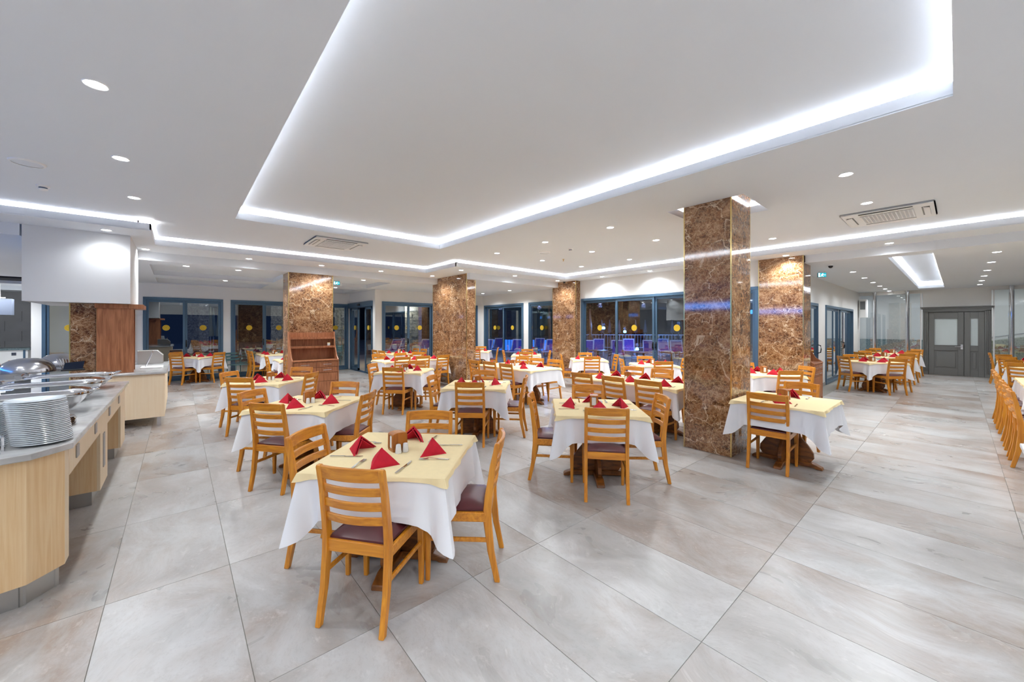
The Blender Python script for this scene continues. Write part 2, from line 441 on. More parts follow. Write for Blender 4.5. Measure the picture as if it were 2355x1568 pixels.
# main ceiling: lower outline of the perimeter cove
LX0, LY_A, LX1, LY_B, LX2, LY_C = -.33, 9.40, 5.08, 7.95, 9.05, 8.05
RX0, RX1, RY0, RY1 = .65, 4.14, .02, 7.10        # big light tray
CX0, CX1, CY0, CY1 = 5.24, 6.22, 1.72, 2.70      # tray round the tall column
mc = MB()
def slab_with_holes(mb, x0, x1, y0, y1, z0, z1, holes):
    xs = sorted(set([x0, x1] + [h[k] for h in holes for k in (0, 1)])); ys = sorted(set([y0, y1] + [h[k] for h in holes for k in (2, 3)]))
    for a in range(len(xs) - 1):
        for b_ in range(len(ys) - 1):
            cx_, cy_ = (xs[a] + xs[a + 1]) / 2, (ys[b_] + ys[b_ + 1]) / 2
            if not (x0 < cx_ < x1 and y0 < cy_ < y1): continue
            if any(h[0] < cx_ < h[1] and h[2] < cy_ < h[3] for h in holes): continue
            mb.box(xs[a], xs[a + 1], ys[b_], ys[b_ + 1], z0, z1)
slab_with_holes(mc, -7, LX2 + T, -7, LY_B + T, ZC, ZC + .015, [(RX0, RX1, RY0, RY1), (CX0, CX1, CY0, CY1)])
mc.box(-7, LX1 + T, LY_B + T, LY_C + T, ZC, ZC + .015)
mc.box(LX0 - T, LX1 + T, LY_C + T, LY_A + T, ZC, ZC + .015)
ceil = struct('ceiling', mc, 'ceiling_paint')
def led_tape(a, b_, c, d, z, mat, parent):
    """LED tape glowing upward, hidden in the trough"""
    o = MB().box(a, b_, c, d, z - .006, z).build('led_profile', 'white_plastic', parent)
    MB().add([(a, c, z + .001), (b_, c, z + .001), (b_, d, z + .001), (a, d, z + .001)], [(0, 1, 2, 3)]).build('led_strip', mat, o)
def tray(x0, x1, y0, y1, zlow, lip, top, t=T, led='led_on'):
    m = MB()
    for (a, b_, c, d) in ((x0 - .02, x0, y0 - .02, y1 + .02), (x1, x1 + .02, y0 - .02, y1 + .02), (x0 - .02, x1 + .02, y0 - .02, y0), (x0 - .02, x1 + .02, y1, y1 + .02)):
        m.box(a, b_, c, d, zlow + .012, zlow + lip)
    m.box(x0 - t, x1 + t, y0 - t, y1 + t, top, top + .015)
    for (a, b_, c, d) in ((x0 - t - .02, x0 - t, y0 - t, y1 + t), (x1 + t, x1 + t + .02, y0 - t, y1 + t), (x0 - t, x1 + t, y0 - t - .02, y0 - t), (x0 - t, x1 + t, y1 + t, y1 + t + .02)):
        m.box(a, b_, c, d, zlow + .012, top + .015)
    m.build('ceiling_tray', 'ceiling_paint', ceil)
    zz = zlow + .035; q = t * .55
    for (a, b_, c, d) in ((x0 - q - .01, x0 - q + .01, y0, y1), (x1 + q - .01, x1 + q + .01, y0, y1), (x0, x1, y0 - q - .01, y0 - q + .01), (x0, x1, y1 + q - .01, y1 + q + .01)):
        led_tape(a, b_, c, d, zz, led, ceil)
tray(RX0, RX1, RY0, RY1, ZC, .105, ZR)
tray(CX0, CX1, CY0, CY1, ZC, .10, ZC + .17, .08, 'led_slot')
# perimeter soffit (lower) and its lip + trough
sf = MB()
sf.box(-7, -.62, LY_C, LY_C + T + .02, ZS, ZS + .015)   # trough floors are part of the soffit plane
def sbox(x0, x1, y0, y1): sf.box(x0, x1, y0, y1, ZS, ZS + .015)
sbox(-7, -.62, LY_C + T + .02, 8.75)
sbox(-.62, LX0 + .02, LY_C, 10.32)
sbox(LX0 + .02, 5.95, LY_A, 10.32)
sbox(LX1, 5.95, LY_B, LY_A)
sbox(5.95, 9.66, LY_B, 8.78)
sbox(LX2, 9.78, -7, LY_B)
LIPZ0, LIPZ1 = ZS + .012, ZS + .108
def lip(x0, x1, y0, y1): sf.box(x0, x1, y0, y1, LIPZ0, LIPZ1)
lip(-7, LX0 + .02, LY_C, LY_C + .02); lip(LX0, LX0 + .02, LY_C, LY_A + .02); lip(LX0, LX1, LY_A, LY_A + .02)
lip(LX1, LX1 + .02, LY_B, LY_A + .02); lip(LX1, LX2, LY_B, LY_B + .02); lip(LX2, LX2 + .02, -7, LY_B + .02)
# outer walls of the troughs
def tw(x0, x1, y0, y1): sf.box(x0, x1, y0, y1, ZS + .012, ZC + .03)
tw(-7, LX0 - T, LY_C + T, LY_C + T + .02); tw(LX0 - T - .02, LX0 - T, LY_C + T, LY_A + T); tw(LX0 - T, LX1 + T + .02, LY_A + T, LY_A + T + .02)
tw(LX1 + T, LX1 + T + .02, LY_B + T, LY_A + T); tw(LX1 + T, LX2 + T, LY_B + T, LY_B + T + .02); tw(LX2 + T, LX2 + T + .02, -7, LY_B + T + .02)
soff = struct('ceiling_soffit', sf, 'ceiling_paint')
zz = ZS + .03; q = T * .6
for (a, b_, c, d) in ((-6.9, LX0 - q, LY_C + q, 0), (0, LX0 - q, LY_C + q, LY_A + q), (LX0, LX1 + q, LY_A + q, 0), (0, LX1 + q, LY_B + q, LY_A), (LX1 + q, LX2 + q, LY_B + q, 0), (0, LX2 + q, -6.9, LY_B)):
    if a and b_ and d == 0: led_tape(a, b_, c - .01, c + .01, zz, 'led_on', soff)
    else: led_tape(b_ - .01, b_ + .01, c, d, zz, 'led_on', soff)
# beams (drop faces) and lower ceilings
bm_ = MB()
bm_.box(-.62, 5.95, 10.302, 10.5, ZL + .012, ZS + .012)
bm_.box(6.1, 9.66, 8.602, 8.8, ZL + .012, ZS + .012)
bm_.box(5.95, 6.1, 8.602, 10.5, ZL + .012, ZS + .012)
bm_.box(9.702, 9.9, -7, 2.04, ZB + .012, ZS + .012)
bm_.box(-7, -1.70, 8.702, 8.8, ZL + .012, ZS + .012)
struct('ceiling_beam', bm_, 'ceiling_paint')
lw = MB()
slab_with_holes(lw, -2.85, 5.95, 10.30, 15.7, ZL, ZL + .015, [(-.45, 2.1, 10.95, 13.05), (-.45, 2.1, 13.75, 15.3), (2.85, 4.75, 10.95, 12.9), (2.85, 4.75, 13.75, 15.3)])
for (a, b_, c, d, h) in ((-.45, 2.1, 10.95, 13.05, .11), (-.45, 2.1, 13.75, 15.3, .14), (2.85, 4.75, 10.95, 12.9, .11), (2.85, 4.75, 13.75, 15.3, .14)):
    lw.box(a, b_, c, d, ZL + h, ZL + h + .015)
    for (e, f_, g_, h_) in ((a - .02, a, c, d), (b_, b_ + .02, c, d), (a, b_, c - .02, c), (a, b_, d, d + .02)): lw.box(e, f_, g_, h_, ZL + .010, ZL + h + .015)
lw.box(5.95, 9.7, 8.60, 13.1, ZL, ZL + .015)
lw.box(-7, -2.85, 8.70, 23.2, ZL, ZL + .015); lw.box(-2.85, -1.70, 8.70, 10.30, ZL, ZL + .015)
lw.box(-7, -2.9, 12.5, 12.7, ZL - .14, ZL); lw.box(-7, -2.9, 16.8, 17.0, ZL - .12, ZL); lw.box(-7, -2.9, 19.6, 19.8, ZL - .12, ZL)
struct('ceiling_lower', lw, 'ceiling_paint')
rc = MB()
SX0, SX1, SY0, SY1 = 10.12, 19.0, .28, .86
slab_with_holes(rc, 9.70, 20.0, -7, 2.6, ZB, ZB + .015, [(SX0, SX1, SY0, SY1)])
cr = struct('ceiling_side_room', rc, 'ceiling_paint')
ceil_keep = ceil; ceil = cr
tray(SX0, SX1, SY0, SY1, ZB, .10, ZB + .22, .10)
ceil = ceil_keep

# ================================================================== WALLS
ZT = 2.535
wb = MB()   # wall with the long windows, Y = 15.65
YA = 15.65
for (a, b_) in ((-2.87, -2.69), (-.95, -.78), (1.11, 1.31), (3.2, 3.36), (5.05, 5.29)): wb.box(a, b_, YA, YA + .25, 0, ZT)
wb.box(-2.87, 5.3, YA, YA + .25, ZT, ZL + .2)
struct('wall_back', wb, 'wall_paint')
we = MB(); we.box(5.1, 5.3, 13.24, YA, ZT + .03, ZL + .2)
struct('wall_entrance', we, 'wall_paint')
YB = 13.05
w2 = MB()
for (a, b_) in ((5.1, 5.34), (7.34, 7.5), (9.4, 9.9)): w2.box(a, b_, YB, YB + .2, 0, ZT)
w2.box(5.1, 9.9, YB, YB + .2, ZT, ZL + .2)
struct('wall_porch', w2, 'wall_paint')
XC = 9.66
w3 = MB()
for (a, b_) in ((12.92, 13.05), (10.22, 10.5), (7.8, 8.9), (2.2, 2.86)): w3.box(XC, XC + .2, a, b_, 0, ZT)
w3.box(XC, XC + .2, 2.3, 13.04, ZT, ZS + .2)
struct('wall_terrace', w3, 'wall_paint')
YD = 2.46; ZD = 2.27
w4 = MB()
for (a, b_) in ((9.7, 12.1), (12.95, 13.9), (18.25, 19.85)): w4.box(a, b_, YD, YD + .2, 0, ZD)
w4.box(9.7, 19.85, YD, YD + .2, ZD, ZB + .2)
struct('wall_side_room', w4, 'wall_paint')
bb = MB(); bb.box(12.95, 13.9, YD - .012, YD, 0, .09); bb.box(18.25, 19.8, YD - .012, YD, 0, .09)
struct('baseboard_side_room', bb, 'baseboard_grey')
struct('wall_left', MB().box(-7.2, -7, -7, 23.2, 0, 3.6), 'grey_wall')
bk = MB(); bk.box(-7, -5, -7.2, -7, 0, 3.6); bk.box(-5, 8, -7.2, -7, 2.6, 3.6); bk.box(8, 20.2, -7.2, -7, 0, 3.6)
struct('wall_rear', bk, 'wall_paint')
bs = empty('blue_light_band', (-6.98, 7.5, 2.42)); tag(bs, 'long blue glowing light band high on the buffet-side wall', 'light')
MB().box(0, .05, -5, 5, 0, .30).build('housing', 'black', bs)
MB().box(.05, .056, -4.95, 4.95, .03, .27).build('diffuser', 'blue_band', bs)
lwall = MB(); lwall.box(-7, -2.87, 22.9, 23.1, 0, 3.2)
gw = struct('wall_far_left', lwall, 'grey_wall')
for r_ in range(8):
    for c_ in range(5):
        x0 = -6.4 + c_ * .8 + (.4 if r_ % 2 else 0)
        if x0 + .79 < -2.9: MB().box(x0, x0 + .79, 22.875, 22.9, .02 + r_ * .37, .02 + r_ * .37 + .36).build('brick', 'grey_wall', gw)
struct('wall_left_return', MB().box(-2.87, -2.75, YA + .26, 22.89, 0, 3.2), 'wall_paint')
struct('wall_right', MB().box(20.0, 20.2, -7, -2.5, 0, 3.2), 'wall_paint')

# ---- windows
wn_ = [0]
def sticker(parent, u, z, ax, plane, r=.085, out=-1):
    """round yellow logo sticker on a pane: disc, ring, monogram bars"""
    def place(mb_local, name, mat, off):
        m = MB(); vs = []
        for (a, b_, c) in mb_local.v:
            if ax == 'x': vs.append((u + a, plane + out * (off + c), z + b_))
            else: vs.append((plane + out * (off + c), u + a, z + b_))
        m.add(vs, mb_local.f); return m.build(name, mat, parent)
    d = MB().lathe([(r, 0), (r, .002)], 28)
    o = place(d, 'sticker', 'sticker_yellow', .012)
    g = MB().lathe([(r * .68, 0), (r * .68, .001), (r * .60, .001), (r * .60, 0)], 28, cap0=False, cap1=False)
    g.box(-.004, .004, -r * .35, r * .35, 0, .001); g.box(-r * .3, -.012, -.004, .004, 0, .001); g.box(.012, r * .3, -.004, .004, 0, .001)
    place(g, 'sticker_mark', 'sticker_mark', .0145)
def window(ax, plane, a, b_, n, ztop=ZT, out=-1, stickers=True, handles=(), kind='window', mat='frame_blue'):
    """sliding window wall between a and b_ along axis ax; plane = coordinate of the inner face"""
    wn_[0] += 1
    t = .07
    def bx(mb, u0, u1, d0, d1, z0, z1):
        if ax == 'x': mb.box(u0, u1, plane + d0, plane + d1, z0, z1)
        else: mb.box(plane + d0, plane + d1, u0, u1, z0, z1)
    fr = MB()
    bx(fr, a, b_, -.03, .12, ztop - .075, ztop); bx(fr, a, b_, -.03, .12, 0, .06)
    bx(fr, a, a + t, -.03, .12, .06, ztop - .075); bx(fr, b_ - t, b_, -.03, .12, .06, ztop - .075)
    o = struct('%s_%d' % (kind, wn_[0]), fr, mat, bevel=.004)
    L_ = (b_ - a - 2 * t) / n
    for k in range(n):
        u0 = a + t + k * L_; u1 = u0 + L_; d = .0 if k % 2 == 0 else .05
        s_ = MB(); st = .055
        bx(s_, u0, u0 + st, d, d + .04, .06, ztop - .075); bx(s_, u1 - st, u1, d, d + .04, .06, ztop - .075)
        bx(s_, u0 + st, u1 - st, d, d + .04, .06, .06 + .09); bx(s_, u0 + st, u1 - st, d, d + .04, ztop - .145, ztop - .075)
        s_.build('sash', mat, o, bevel=.003)
        p = MB(); bx(p, u0 + st, u1 - st, d + .016, d + .024, .15, ztop - .145); p.build('pane', 'pane_glass', o)
        if stickers: sticker(o, (u0 + u1) / 2, 1.62, ax, plane + d + .016, out=out)
        if k in handles:
            h = MB(); uu = u1 - .03 if k < n / 2 else u0 + .03
            bx(h, uu - .014, uu + .014, d - .012, d, 1.02, 1.24); bx(h, uu - .010, uu + .010, d - .045, d - .01, 1.07, 1.11); bx(h, uu - .010, uu + .010, d - .045, d - .03, 1.07, 1.2)
            h.build('handle', 'black', o)
    return o
window('x', YA, -2.69, -.95, 2, handles=(0,))
window('x', YA, -.78, 1.11, 2, handles=(1,))
window('x', YA, 1.31, 3.2, 2, handles=(0,))
window('x', YA, 3.36, 5.05, 2, handles=(1,))
window('x', YB, 5.34, 7.34, 2, handles=(0,))
window('x', YB, 7.5, 9.4, 2)
window('y', XC, 10.5, 12.92, 2, handles=(1,))
window('y', XC, 8.9, 10.22, 1)
window('y', XC, 2.86, 7.8, 4, handles=(0, 1, 2, 3))
window('x', YD, 12.1, 12.95, 1, ZD, stickers=False)
window('x', YD, 13.9, 18.25, 4, ZD, stickers=False)
# pull handles on the side room doors
def pull(x):
    o = tag(MB().tube([(x, YD - .03, .95), (x, YD - .09, .97), (x, YD - .10, 1.06), (x, YD - .09, 1.15), (x, YD - .03, 1.17)], .013, 8).build('door_pull', 'black', smooth=True), 'curved black pull handle on the sliding side room door', 'handle', 'side room door pulls')
pull(12.86); pull(16.02); pull(16.12)
# automatic entrance door in wall X = 5.1
dr = MB(); dr.box(5.02, 5.22, 13.25, YA, 2.37, 2.56); dr.box(5.1, 5.2, YA - .08, YA, 0, 2.37); dr.box(5.1, 5.2, 13.25, 13.32, 0, 2.37); dr.box(5.05, 5.25, 13.25, YA, -.004, .006)
d1 = struct('door_1', dr, 'frame_blue', bevel=.004)
for (a, b_, xx) in ((14.78, 15.57, 5.15), (14.72, 15.42, 5.10), (13.32, 13.98, 5.15), (13.36, 14.02, 5.10)):
    s_ = MB()
    s_.box(xx, xx + .04, a, a + .06, .02, 2.37); s_.box(xx, xx + .04, b_ - .06, b_, .02, 2.37); s_.box(xx, xx + .04, a, b_, .02, .11); s_.box(xx, xx + .04, a, b_, 2.28, 2.37)
    s_.build('door_leaf', 'frame_blue', d1, bevel=.003)
    MB().box(xx + .016, xx + .024, a + .06, b_ - .06, .11, 2.28).build('pane', 'pane_glass', d1)
    sticker(d1, (a + b_) / 2, 1.62, 'y', xx + .016)
MB().box(4.98, 5.02, 14.3, 14.5, 2.42, 2.5).build('motion_sensor', 'black', d1, bevel=.008)

# ---- grey double door and glass end wall, X = 19.8
XG = 19.8
dd = MB()
DY0, DY1, DZ = -.72, .80, 2.30
for y0, y1 in ((DY0, DY0 + .14), (DY1 - .14, DY1)):
    dd.box(XG - .06, XG + .06, y0, y1, 0, DZ - .1)
    for k in range(3): dd.box(XG - .08, XG - .06, y0 + .02 + k * .04, y0 + .045 + k * .04, .12, DZ - .12)
dd.box(XG - .06, XG + .06, DY0, DY1, DZ - .14, DZ); dd.box(XG - .09, XG + .06, DY0 - .03, DY1 + .03, DZ - .04, DZ); dd.box(XG - .12, XG + .06, DY0 - .06, DY1 + .06, DZ, DZ + .035)
dbl = struct('door_2', dd, 'door_grey', bevel=.006)
def leaf(y0, y1, ins, zt=2.14):
    m = MB(); st = ins
    m.box(XG - .04, XG + .01, y0 + .004, y0 + st, .01, zt); m.box(XG - .04, XG + .01, y1 - st, y1 - .004, .01, zt)
    m.box(XG - .04, XG + .01, y0 + st, y1 - st, .01, .22); m.box(XG - .04, XG + .01, y0 + st, y1 - st, .85, 1.02); m.box(XG - .04, XG + .01, y0 + st, y1 - st, zt - .2, zt)
    lf = m.build('door_leaf', 'door_grey', dbl, bevel=.004)
    MB().box(XG - .02, XG - .005, y0 + st, y1 - st, .22, .85).build('door_panel', 'door_grey', lf)
    pf = MB(); pf.box(XG - .034, XG - .02, y0 + st + .05, y1 - st - .05, .28, .79); pf.build('raised_panel', 'door_grey', lf, bevel=.02)
    MB().box(XG - .018, XG - .008, y0 + st, y1 - st, 1.02, zt - .2).build('frosted_pane', 'frosted', lf)
    fb = MB()
    for (a, b_, c, d) in ((y0 + st - .012, y0 + st + .012, 1.01, zt - .19), (y1 - st - .012, y1 - st + .012, 1.01, zt - .19), (y0 + st, y1 - st, 1.008, 1.03), (y0 + st, y1 - st, zt - .21, zt - .188)): fb.box(XG - .05, XG - .038, a, b_, c, d)
    fb.build('glazing_bead', 'door_grey', lf)
    return lf
MB().box(XG + .015, XG + .045, DY0 + .05, DY1 - .05, .005, DZ - .05).build('door_light_stop', 'door_grey', dbl)  # added panel, blocks corridor light leaking round the leaves
l1 = leaf(-.14, .66, .13); l2 = leaf(-.58, -.145, .13)
h = MB(); h.box(XG - .05, XG - .04, -.12, -.07, .9, 1.06); h.tube([(XG - .05, -.09, .99), (XG - .10, -.09, .99), (XG - .10, .06, .985)], .012, 8)
h.build('door_handle', 'chrome', l1, smooth=True)
for yy in (.67, -.6):
    for z0 in (.25, 1.25, 1.9): MB().box(XG - .055, XG - .04, yy - .012, yy + .012, z0, z0 + .13).build('hinge', 'door_grey', dbl)
gl = MB(); 
ge_ = struct('window_glass_end', MB().box(XG, XG + .05, -2.5, DY0, ZB - .12, ZB).box(XG, XG + .05, DY1, 2.46, ZB - .12, ZB).box(XG - .03, XG + .08, -2.5, DY0 - .03, 0, .38).box(XG - .03, XG + .08, DY1 + .03, 2.46, 0, .38).box(XG, XG + .05, DY0, DY1, DZ + .04, ZB), 'wall_paint')
for (a, b_) in ((-2.5, -1.72), (-1.7, DY0 - .06), (DY1 + .06, 1.2), (1.22, 2.0), (2.02, 2.44)):
    MB().box(XG + .015, XG + .027, a, b_, .38, ZB - .12).build('pane', 'clear_glass', ge_)
MB().box(XG, XG + .05, DY0 - .06, DY0 - .03, .38, ZB - .1).box(XG, XG + .05, DY1 + .03, DY1 + .06, .38, ZB - .1).build('mullion', 'white_plastic', ge_)
for y_ in (2.03, 1.17, -1.11):
    o = MB().lathe([(.055, .38), (.055, ZB)], 20, (XG - .08, y_)).build('support_post', 'chrome', smooth=True)
    tag(o, {2.03: 'slim polished steel post beside the side room sliding door', 1.17: 'slim polished steel post beside the grey double door frame', -1.11: 'slim polished steel post in front of the granite ramp'}[y_], 'post')
# corridor behind the glass
struct('wall_passage', MB().box(12.0, 19.9, 5.3, 5.45, 0, 3.2).box(11.9, 12.0, 2.9, 5.45, 0, 3.2), 'corridor_paint')
struct('ceiling_passage', MB().box(12.0, 19.9, 2.67, 5.3, 3.0, 3.05), 'ceiling_paint')
struct('floor_passage', MB().box(11.9, 19.9, 2.67, 5.45, -.2, -.02), 'baseboard_grey')
o = tag(MB().box(12.1, 19.8, 5.05, 5.29, -.02, 1.0).build('granite_dado', 'granite_dark'), 'low granite ledge in the passage behind the side room doors', 'ledge')
struct('wall_corridor', MB().box(23.5, 23.7, -7, 6, 0, 3.4).box(20.0, 23.49, 5.9, 6.1, 0, 3.4), 'corridor_paint')
struct('ceiling_corridor', MB().box(20.0, 23.7, -7, 6.1, 3.2, 3.25), 'ceiling_paint')
struct('floor_corridor', MB().box(20.2, 23.7, -7, 6.1, -.2, -.02), 'baseboard_grey')
o = tag(MB().box(23.05, 23.48, .2, 5.85, 0, 1.12).build('granite_parapet', 'granite_dark'), 'low blue-grey granite wall behind the glass end wall', 'low wall')
rp = MB().prism([(.1, 0), (-6.5, 0), (-6.5, 2.3), (.1, .95)], 22.6, 23.4, 'x')
o = tag(rp.build('granite_ramp', 'granite_green'), 'rising green-grey granite ramp behind the glass', 'ramp')
l = bpy.data.lights.new('passage_lamp', 'AREA'); l.energy = 45; l.shape = 'RECTANGLE'; l.size = 6; l.size_y = .6
o = bpy.data.objects.new('passage_lamp', l); COL.objects.link(o); o.location = (15.9, 4.0, 2.98)
hr = empty('ramp_handrail', (22.4, 0, 0)); tag(hr, 'steel tube handrail rising along the granite ramp', 'handrail')
MB().tube([(0, .2, 1.05), (0, -6, 2.35)], .03, 8).build('rail', 'chrome', hr, smooth=True)
MB().tube([(0, .2, .6), (0, -6, 1.9)], .02, 8).build('lower_rail', 'chrome', hr, smooth=True)
for y_ in (-.2, -1.2, -2.2, -3.2): MB().tube([(0, y_, 0), (0, y_, 1.12 - y_ * .21)], .02, 8).build('baluster', 'steel', hr, smooth=True)
l = bpy.data.lights.new('corridor_lamp', 'AREA'); l.energy = 70; l.shape = 'RECTANGLE'; l.size = 1.2; l.size_y = 8
o = bpy.data.objects.new('corridor_lamp', l); COL.objects.link(o); o.location = (21.7, -.5, 3.15)

# ================================================================== COLUMNS
def column(x0, x1, y0, y1, z1, label, splits=1, z0=0.0, faces='xXyY', trims=True):
    c = empty('marble_column', ((x0 + x1) / 2, (y0 + y1) / 2, z0)); tag(c, label, 'column')
    cx_, cy_ = c.location.x, c.location.y
    def B(name, mat, a, b_, d, e, f_, g_):
        return MB().box(a - cx_, b_ - cx_, d - cy_, e - cy_, f_ - z0, g_ - z0).build(name, mat, c)
    t = .018
    B('core', 'pedestal_wood', x0 + t, x1 - t, y0 + t, y1 - t, z0, z1)
    zs = [z0]; k = .33
    while k < z0 + .05: k += .3
    while k < z1 - .05: zs.append(k); k += .3
    zs.append(z1)
    for r_, (a, b_) in enumerate(zip(zs[:-1], zs[1:])):
        for fc in faces:
            u0, u1 = (y0, y1) if fc in 'xX' else (x0, x1)
            cut = [u0 + .014, u1 - .014]
            if splits > 1 and u1 - u0 > .8: cut = [u0 + .014, u0 + (u1 - u0) * (.5 if r_ % 2 else .46), u1 - .014]
            for p, q_ in zip(cut[:-1], cut[1:]):
                p += .0012; q_ -= .0012
                if fc == 'x': B('marble_slab', 'marble', x0, x0 + t, p, q_, a + .0012, b_ - .0012)
                if fc == 'X': B('marble_slab', 'marble', x1 - t, x1, p, q_, a + .0012, b_ - .0012)
                if fc == 'y': B('marble_slab', 'marble', p, q_, y0, y0 + t, a + .0012, b_ - .0012)
                if fc == 'Y': B('marble_slab', 'marble', p, q_, y1 - t, y1, a + .0012, b_ - .0012)
    if trims:
        for (xx, yy) in ((x0, y0), (x1, y0), (x0, y1), (x1, y1)):
            B('corner_trim', 'gold_trim', min(xx, xx + math.copysign(.014, (x0 + x1) / 2 - xx)), max(xx, xx + math.copysign(.014, (x0 + x1) / 2 - xx)), min(yy, yy + math.copysign(.014, (y0 + y1) / 2 - yy)), max(yy, yy + math.copysign(.014, (y0 + y1) / 2 - yy)), z0, z1)
    return c
column(5.245, 5.92, 1.855, 2.46, ZC + .17, 'freestanding brown marble column rising into a square lit ceiling tray')
column(1.97, 2.97, 10.35, 10.95, ZS, 'wide brown marble column with the open wooden hutch against it', 2)
column(5.94, 6.24, 8.75, 10.6, ZS, 'long brown marble pillar beside the long table facing the entrance', 2)
column(9.45, 9.66, 7.85, 8.85, ZS, 'shallow brown marble pilaster between the terrace windows')
column(9.62, 10.2, 2.05, 2.86, ZS, 'brown marble column at the end of the terrace windows')
column(-1.27, -.97, 8.96, 9.3, 2.01, 'narrow brown marble column standing on the back buffet counter', 1, .9)

# ================================================================== LIGHT FITTINGS
def make_down():
    d = empty('downlight'); tag(d, 'round white recessed downlight', 'light')
    MB().lathe([(.048, 0), (.062, -.006), (.066, 0)], 20, cap0=False, cap1=False).build('trim_ring', 'white_plastic', d, smooth=True)
    MB().lathe([(.049, -.002), (.049, -.004)], 20).build('lamp_disc', 'lamp_on', d)
    return d
DN = Proto(make_down())
def downs(pts, z, label, group, power=SPOT_W):
    for x, y in pts:
        o = DN.put((x, y, z), 0, label, group)
        spot(o, (0, 0, -.03), power)
downs([(-.42, 3.8), (-.42, 5.3), (-.42, 6.8)], ZC, 'recessed downlight in the ceiling over the buffet aisle', 'downlights over the buffet aisle')
downs([(5.4, .78), (6.85, .78), (8.28, .78), (8.28, 2.23), (5.35, 3.72), (5.33, 5.18), (5.32, 6.65), (6.74, 6.65), (6.76, 5.17), (8.2, 6.62), (8.22, 5.17), (6.78, 3.7), (8.24, 3.7)], ZC, 'recessed downlight in the ceiling over the long tables', 'downlights over the long tables')
downs([(-.82, 8.42)], ZS, 'recessed downlight in front of the white extractor hood', None, SPOT_W * .3)
downs([(-.46, 10.0), (1.15, 9.95), (2.58, 9.9), (4.01, 9.87), (5.5, 9.83), (5.5, 8.35), (7.28, 8.28), (9.04, 8.25), (9.3, 6.75), (9.3, 5.25), (9.4, 2.3), (9.4, .78), (9.4, -1.5), (9.4, -3.5)], ZS, 'recessed downlight in the dropped ceiling border', 'downlights in the ceiling border')
downs([(1.04, 10.75), (.13, 10.75), (3.87, 10.75), (1.0, 13.4), (3.9, 13.35), (7.3, 10.4), (7.3, 12.0), (8.9, 10.4), (8.9, 12.0)], ZL, 'recessed downlight in the low ceiling by the windows', 'downlights in the low window ceiling', SPOT_W * 1.3)
downs([(12.1, 1.62), (13.8, 1.62), (15.4, 1.62), (16.9, 1.62), (18.3, 1.62), (19.5, 1.62)], ZB, 'recessed downlight in the row along the side room doors', 'side room downlights by the doors', SPOT_W * .6)
downs([(10.8, -.45), (12.4, -.45), (14.1, -.45), (15.6, -.45), (17.1, -.45), (18.6, -.45)], ZB, 'recessed downlight in the row toward the grey door', 'side room downlights to the door', SPOT_W * .6)
downs([(-3.5, 14.5), (-4.2, 18.0), (-3.5, 18.4), (-5.5, 11.0)], ZL, 'recessed downlight in the kitchen side ceiling', 'kitchen side downlights', SPOT_W * 3)
# unseen downlights added behind the camera for frontal fill and even brightness
downs([(x_ * 1.45 - 4.2, -1.2 - 1.45 * y_) for x_ in range(5) for y_ in range(4)] + [(-2.8, 1.5), (-2.8, 3.8), (-2.8, 6.1), (-4.2, 1.5), (-4.2, 3.8)], ZC, 'added fill downlight in the unseen rear ceiling', 'added rear fill downlights', SPOT_W * 1.2)
downs([(x_ * 1.45 + 3.4, -2.65 - 1.45 * y_) for x_ in range(4) for y_ in range(3)], ZC, 'added fill downlight in the unseen rear ceiling', 'added rear fill downlights', SPOT_W * .5)

def cassette(x, y, rz, label):
    c = empty('ceiling_air_conditioner', (x, y, ZC), rz); tag(c, label, 'air conditioner')
    MB().box(-.475, .475, -.475, .475, -.03, 0).build('panel', 'white_plastic', c, bevel=.02, seg=2)
    g = MB().box(-.27, .27, -.27, .27, -.034, -.03); g.build('grille_backing', 'grille_dark', c)
    for k in range(14): MB().box(-.27, .27, -.264 + k * .04, -.252 + k * .04, -.042, -.033).build('grille_slat', 'white_plastic', c)
    for k in range(14): MB().box(-.264 + k * .04, -.252 + k * .04, -.27, .27, -.040, -.033).build('grille_slat', 'white_plastic', c)
    for a in range(4):
        ca, sa = (1, 0, -1, 0)[a], (0, 1, 0, -1)[a]
        def rot(m):
            m.v = [(x_ * ca - y_ * sa, x_ * sa + y_ * ca, z_) for x_, y_, z_ in m.v]; return m
        rot(MB().box(-.27, .27, -.42, -.345, -.034, -.028)).build('outlet_slot', 'grille_dark', c)
        v = MB().add([(-.27, -.42, -.05), (.27, -.42, -.05), (.27, -.36, -.035), (-.27, -.36, -.035), (-.27, -.42, -.044), (.27, -.42, -.044), (.27, -.36, -.029), (-.27, -.36, -.029)], [(0, 1, 2, 3), (7, 6, 5, 4), (0, 4, 5, 1), (2, 6, 7, 3)])
        rot(v).build('louver', 'white_plastic', c)
cassette(2.32, 7.92, 0, 'square ceiling air conditioner beside the open end of the big light tray')
cassette(7.77, .66, 0, 'square ceiling air conditioner near the side room beam')
def detector(x, y, label):
    d = empty('smoke_detector', (x, y, ZC)); tag(d, label, 'smoke detector')
    MB().lathe([(.055, 0), (.055, -.015), (.045, -.02)], 20, cap1=True).build('base', 'white_plastic', d, smooth=True)
    MB().lathe([(.035, -.02), (.035, -.035)], 16).build('sensor_slots', 'ring_blue', d)
    MB().lathe([(.042, -.035), (.035, -.05), (.012, -.054)], 20).build('cap', 'white_plastic', d, smooth=True)
detector(-1.18, 6.92, 'white smoke detector next to the round ceiling speaker')
detector(6.18, 5.28, 'white smoke detector among the downlights over the long tables')
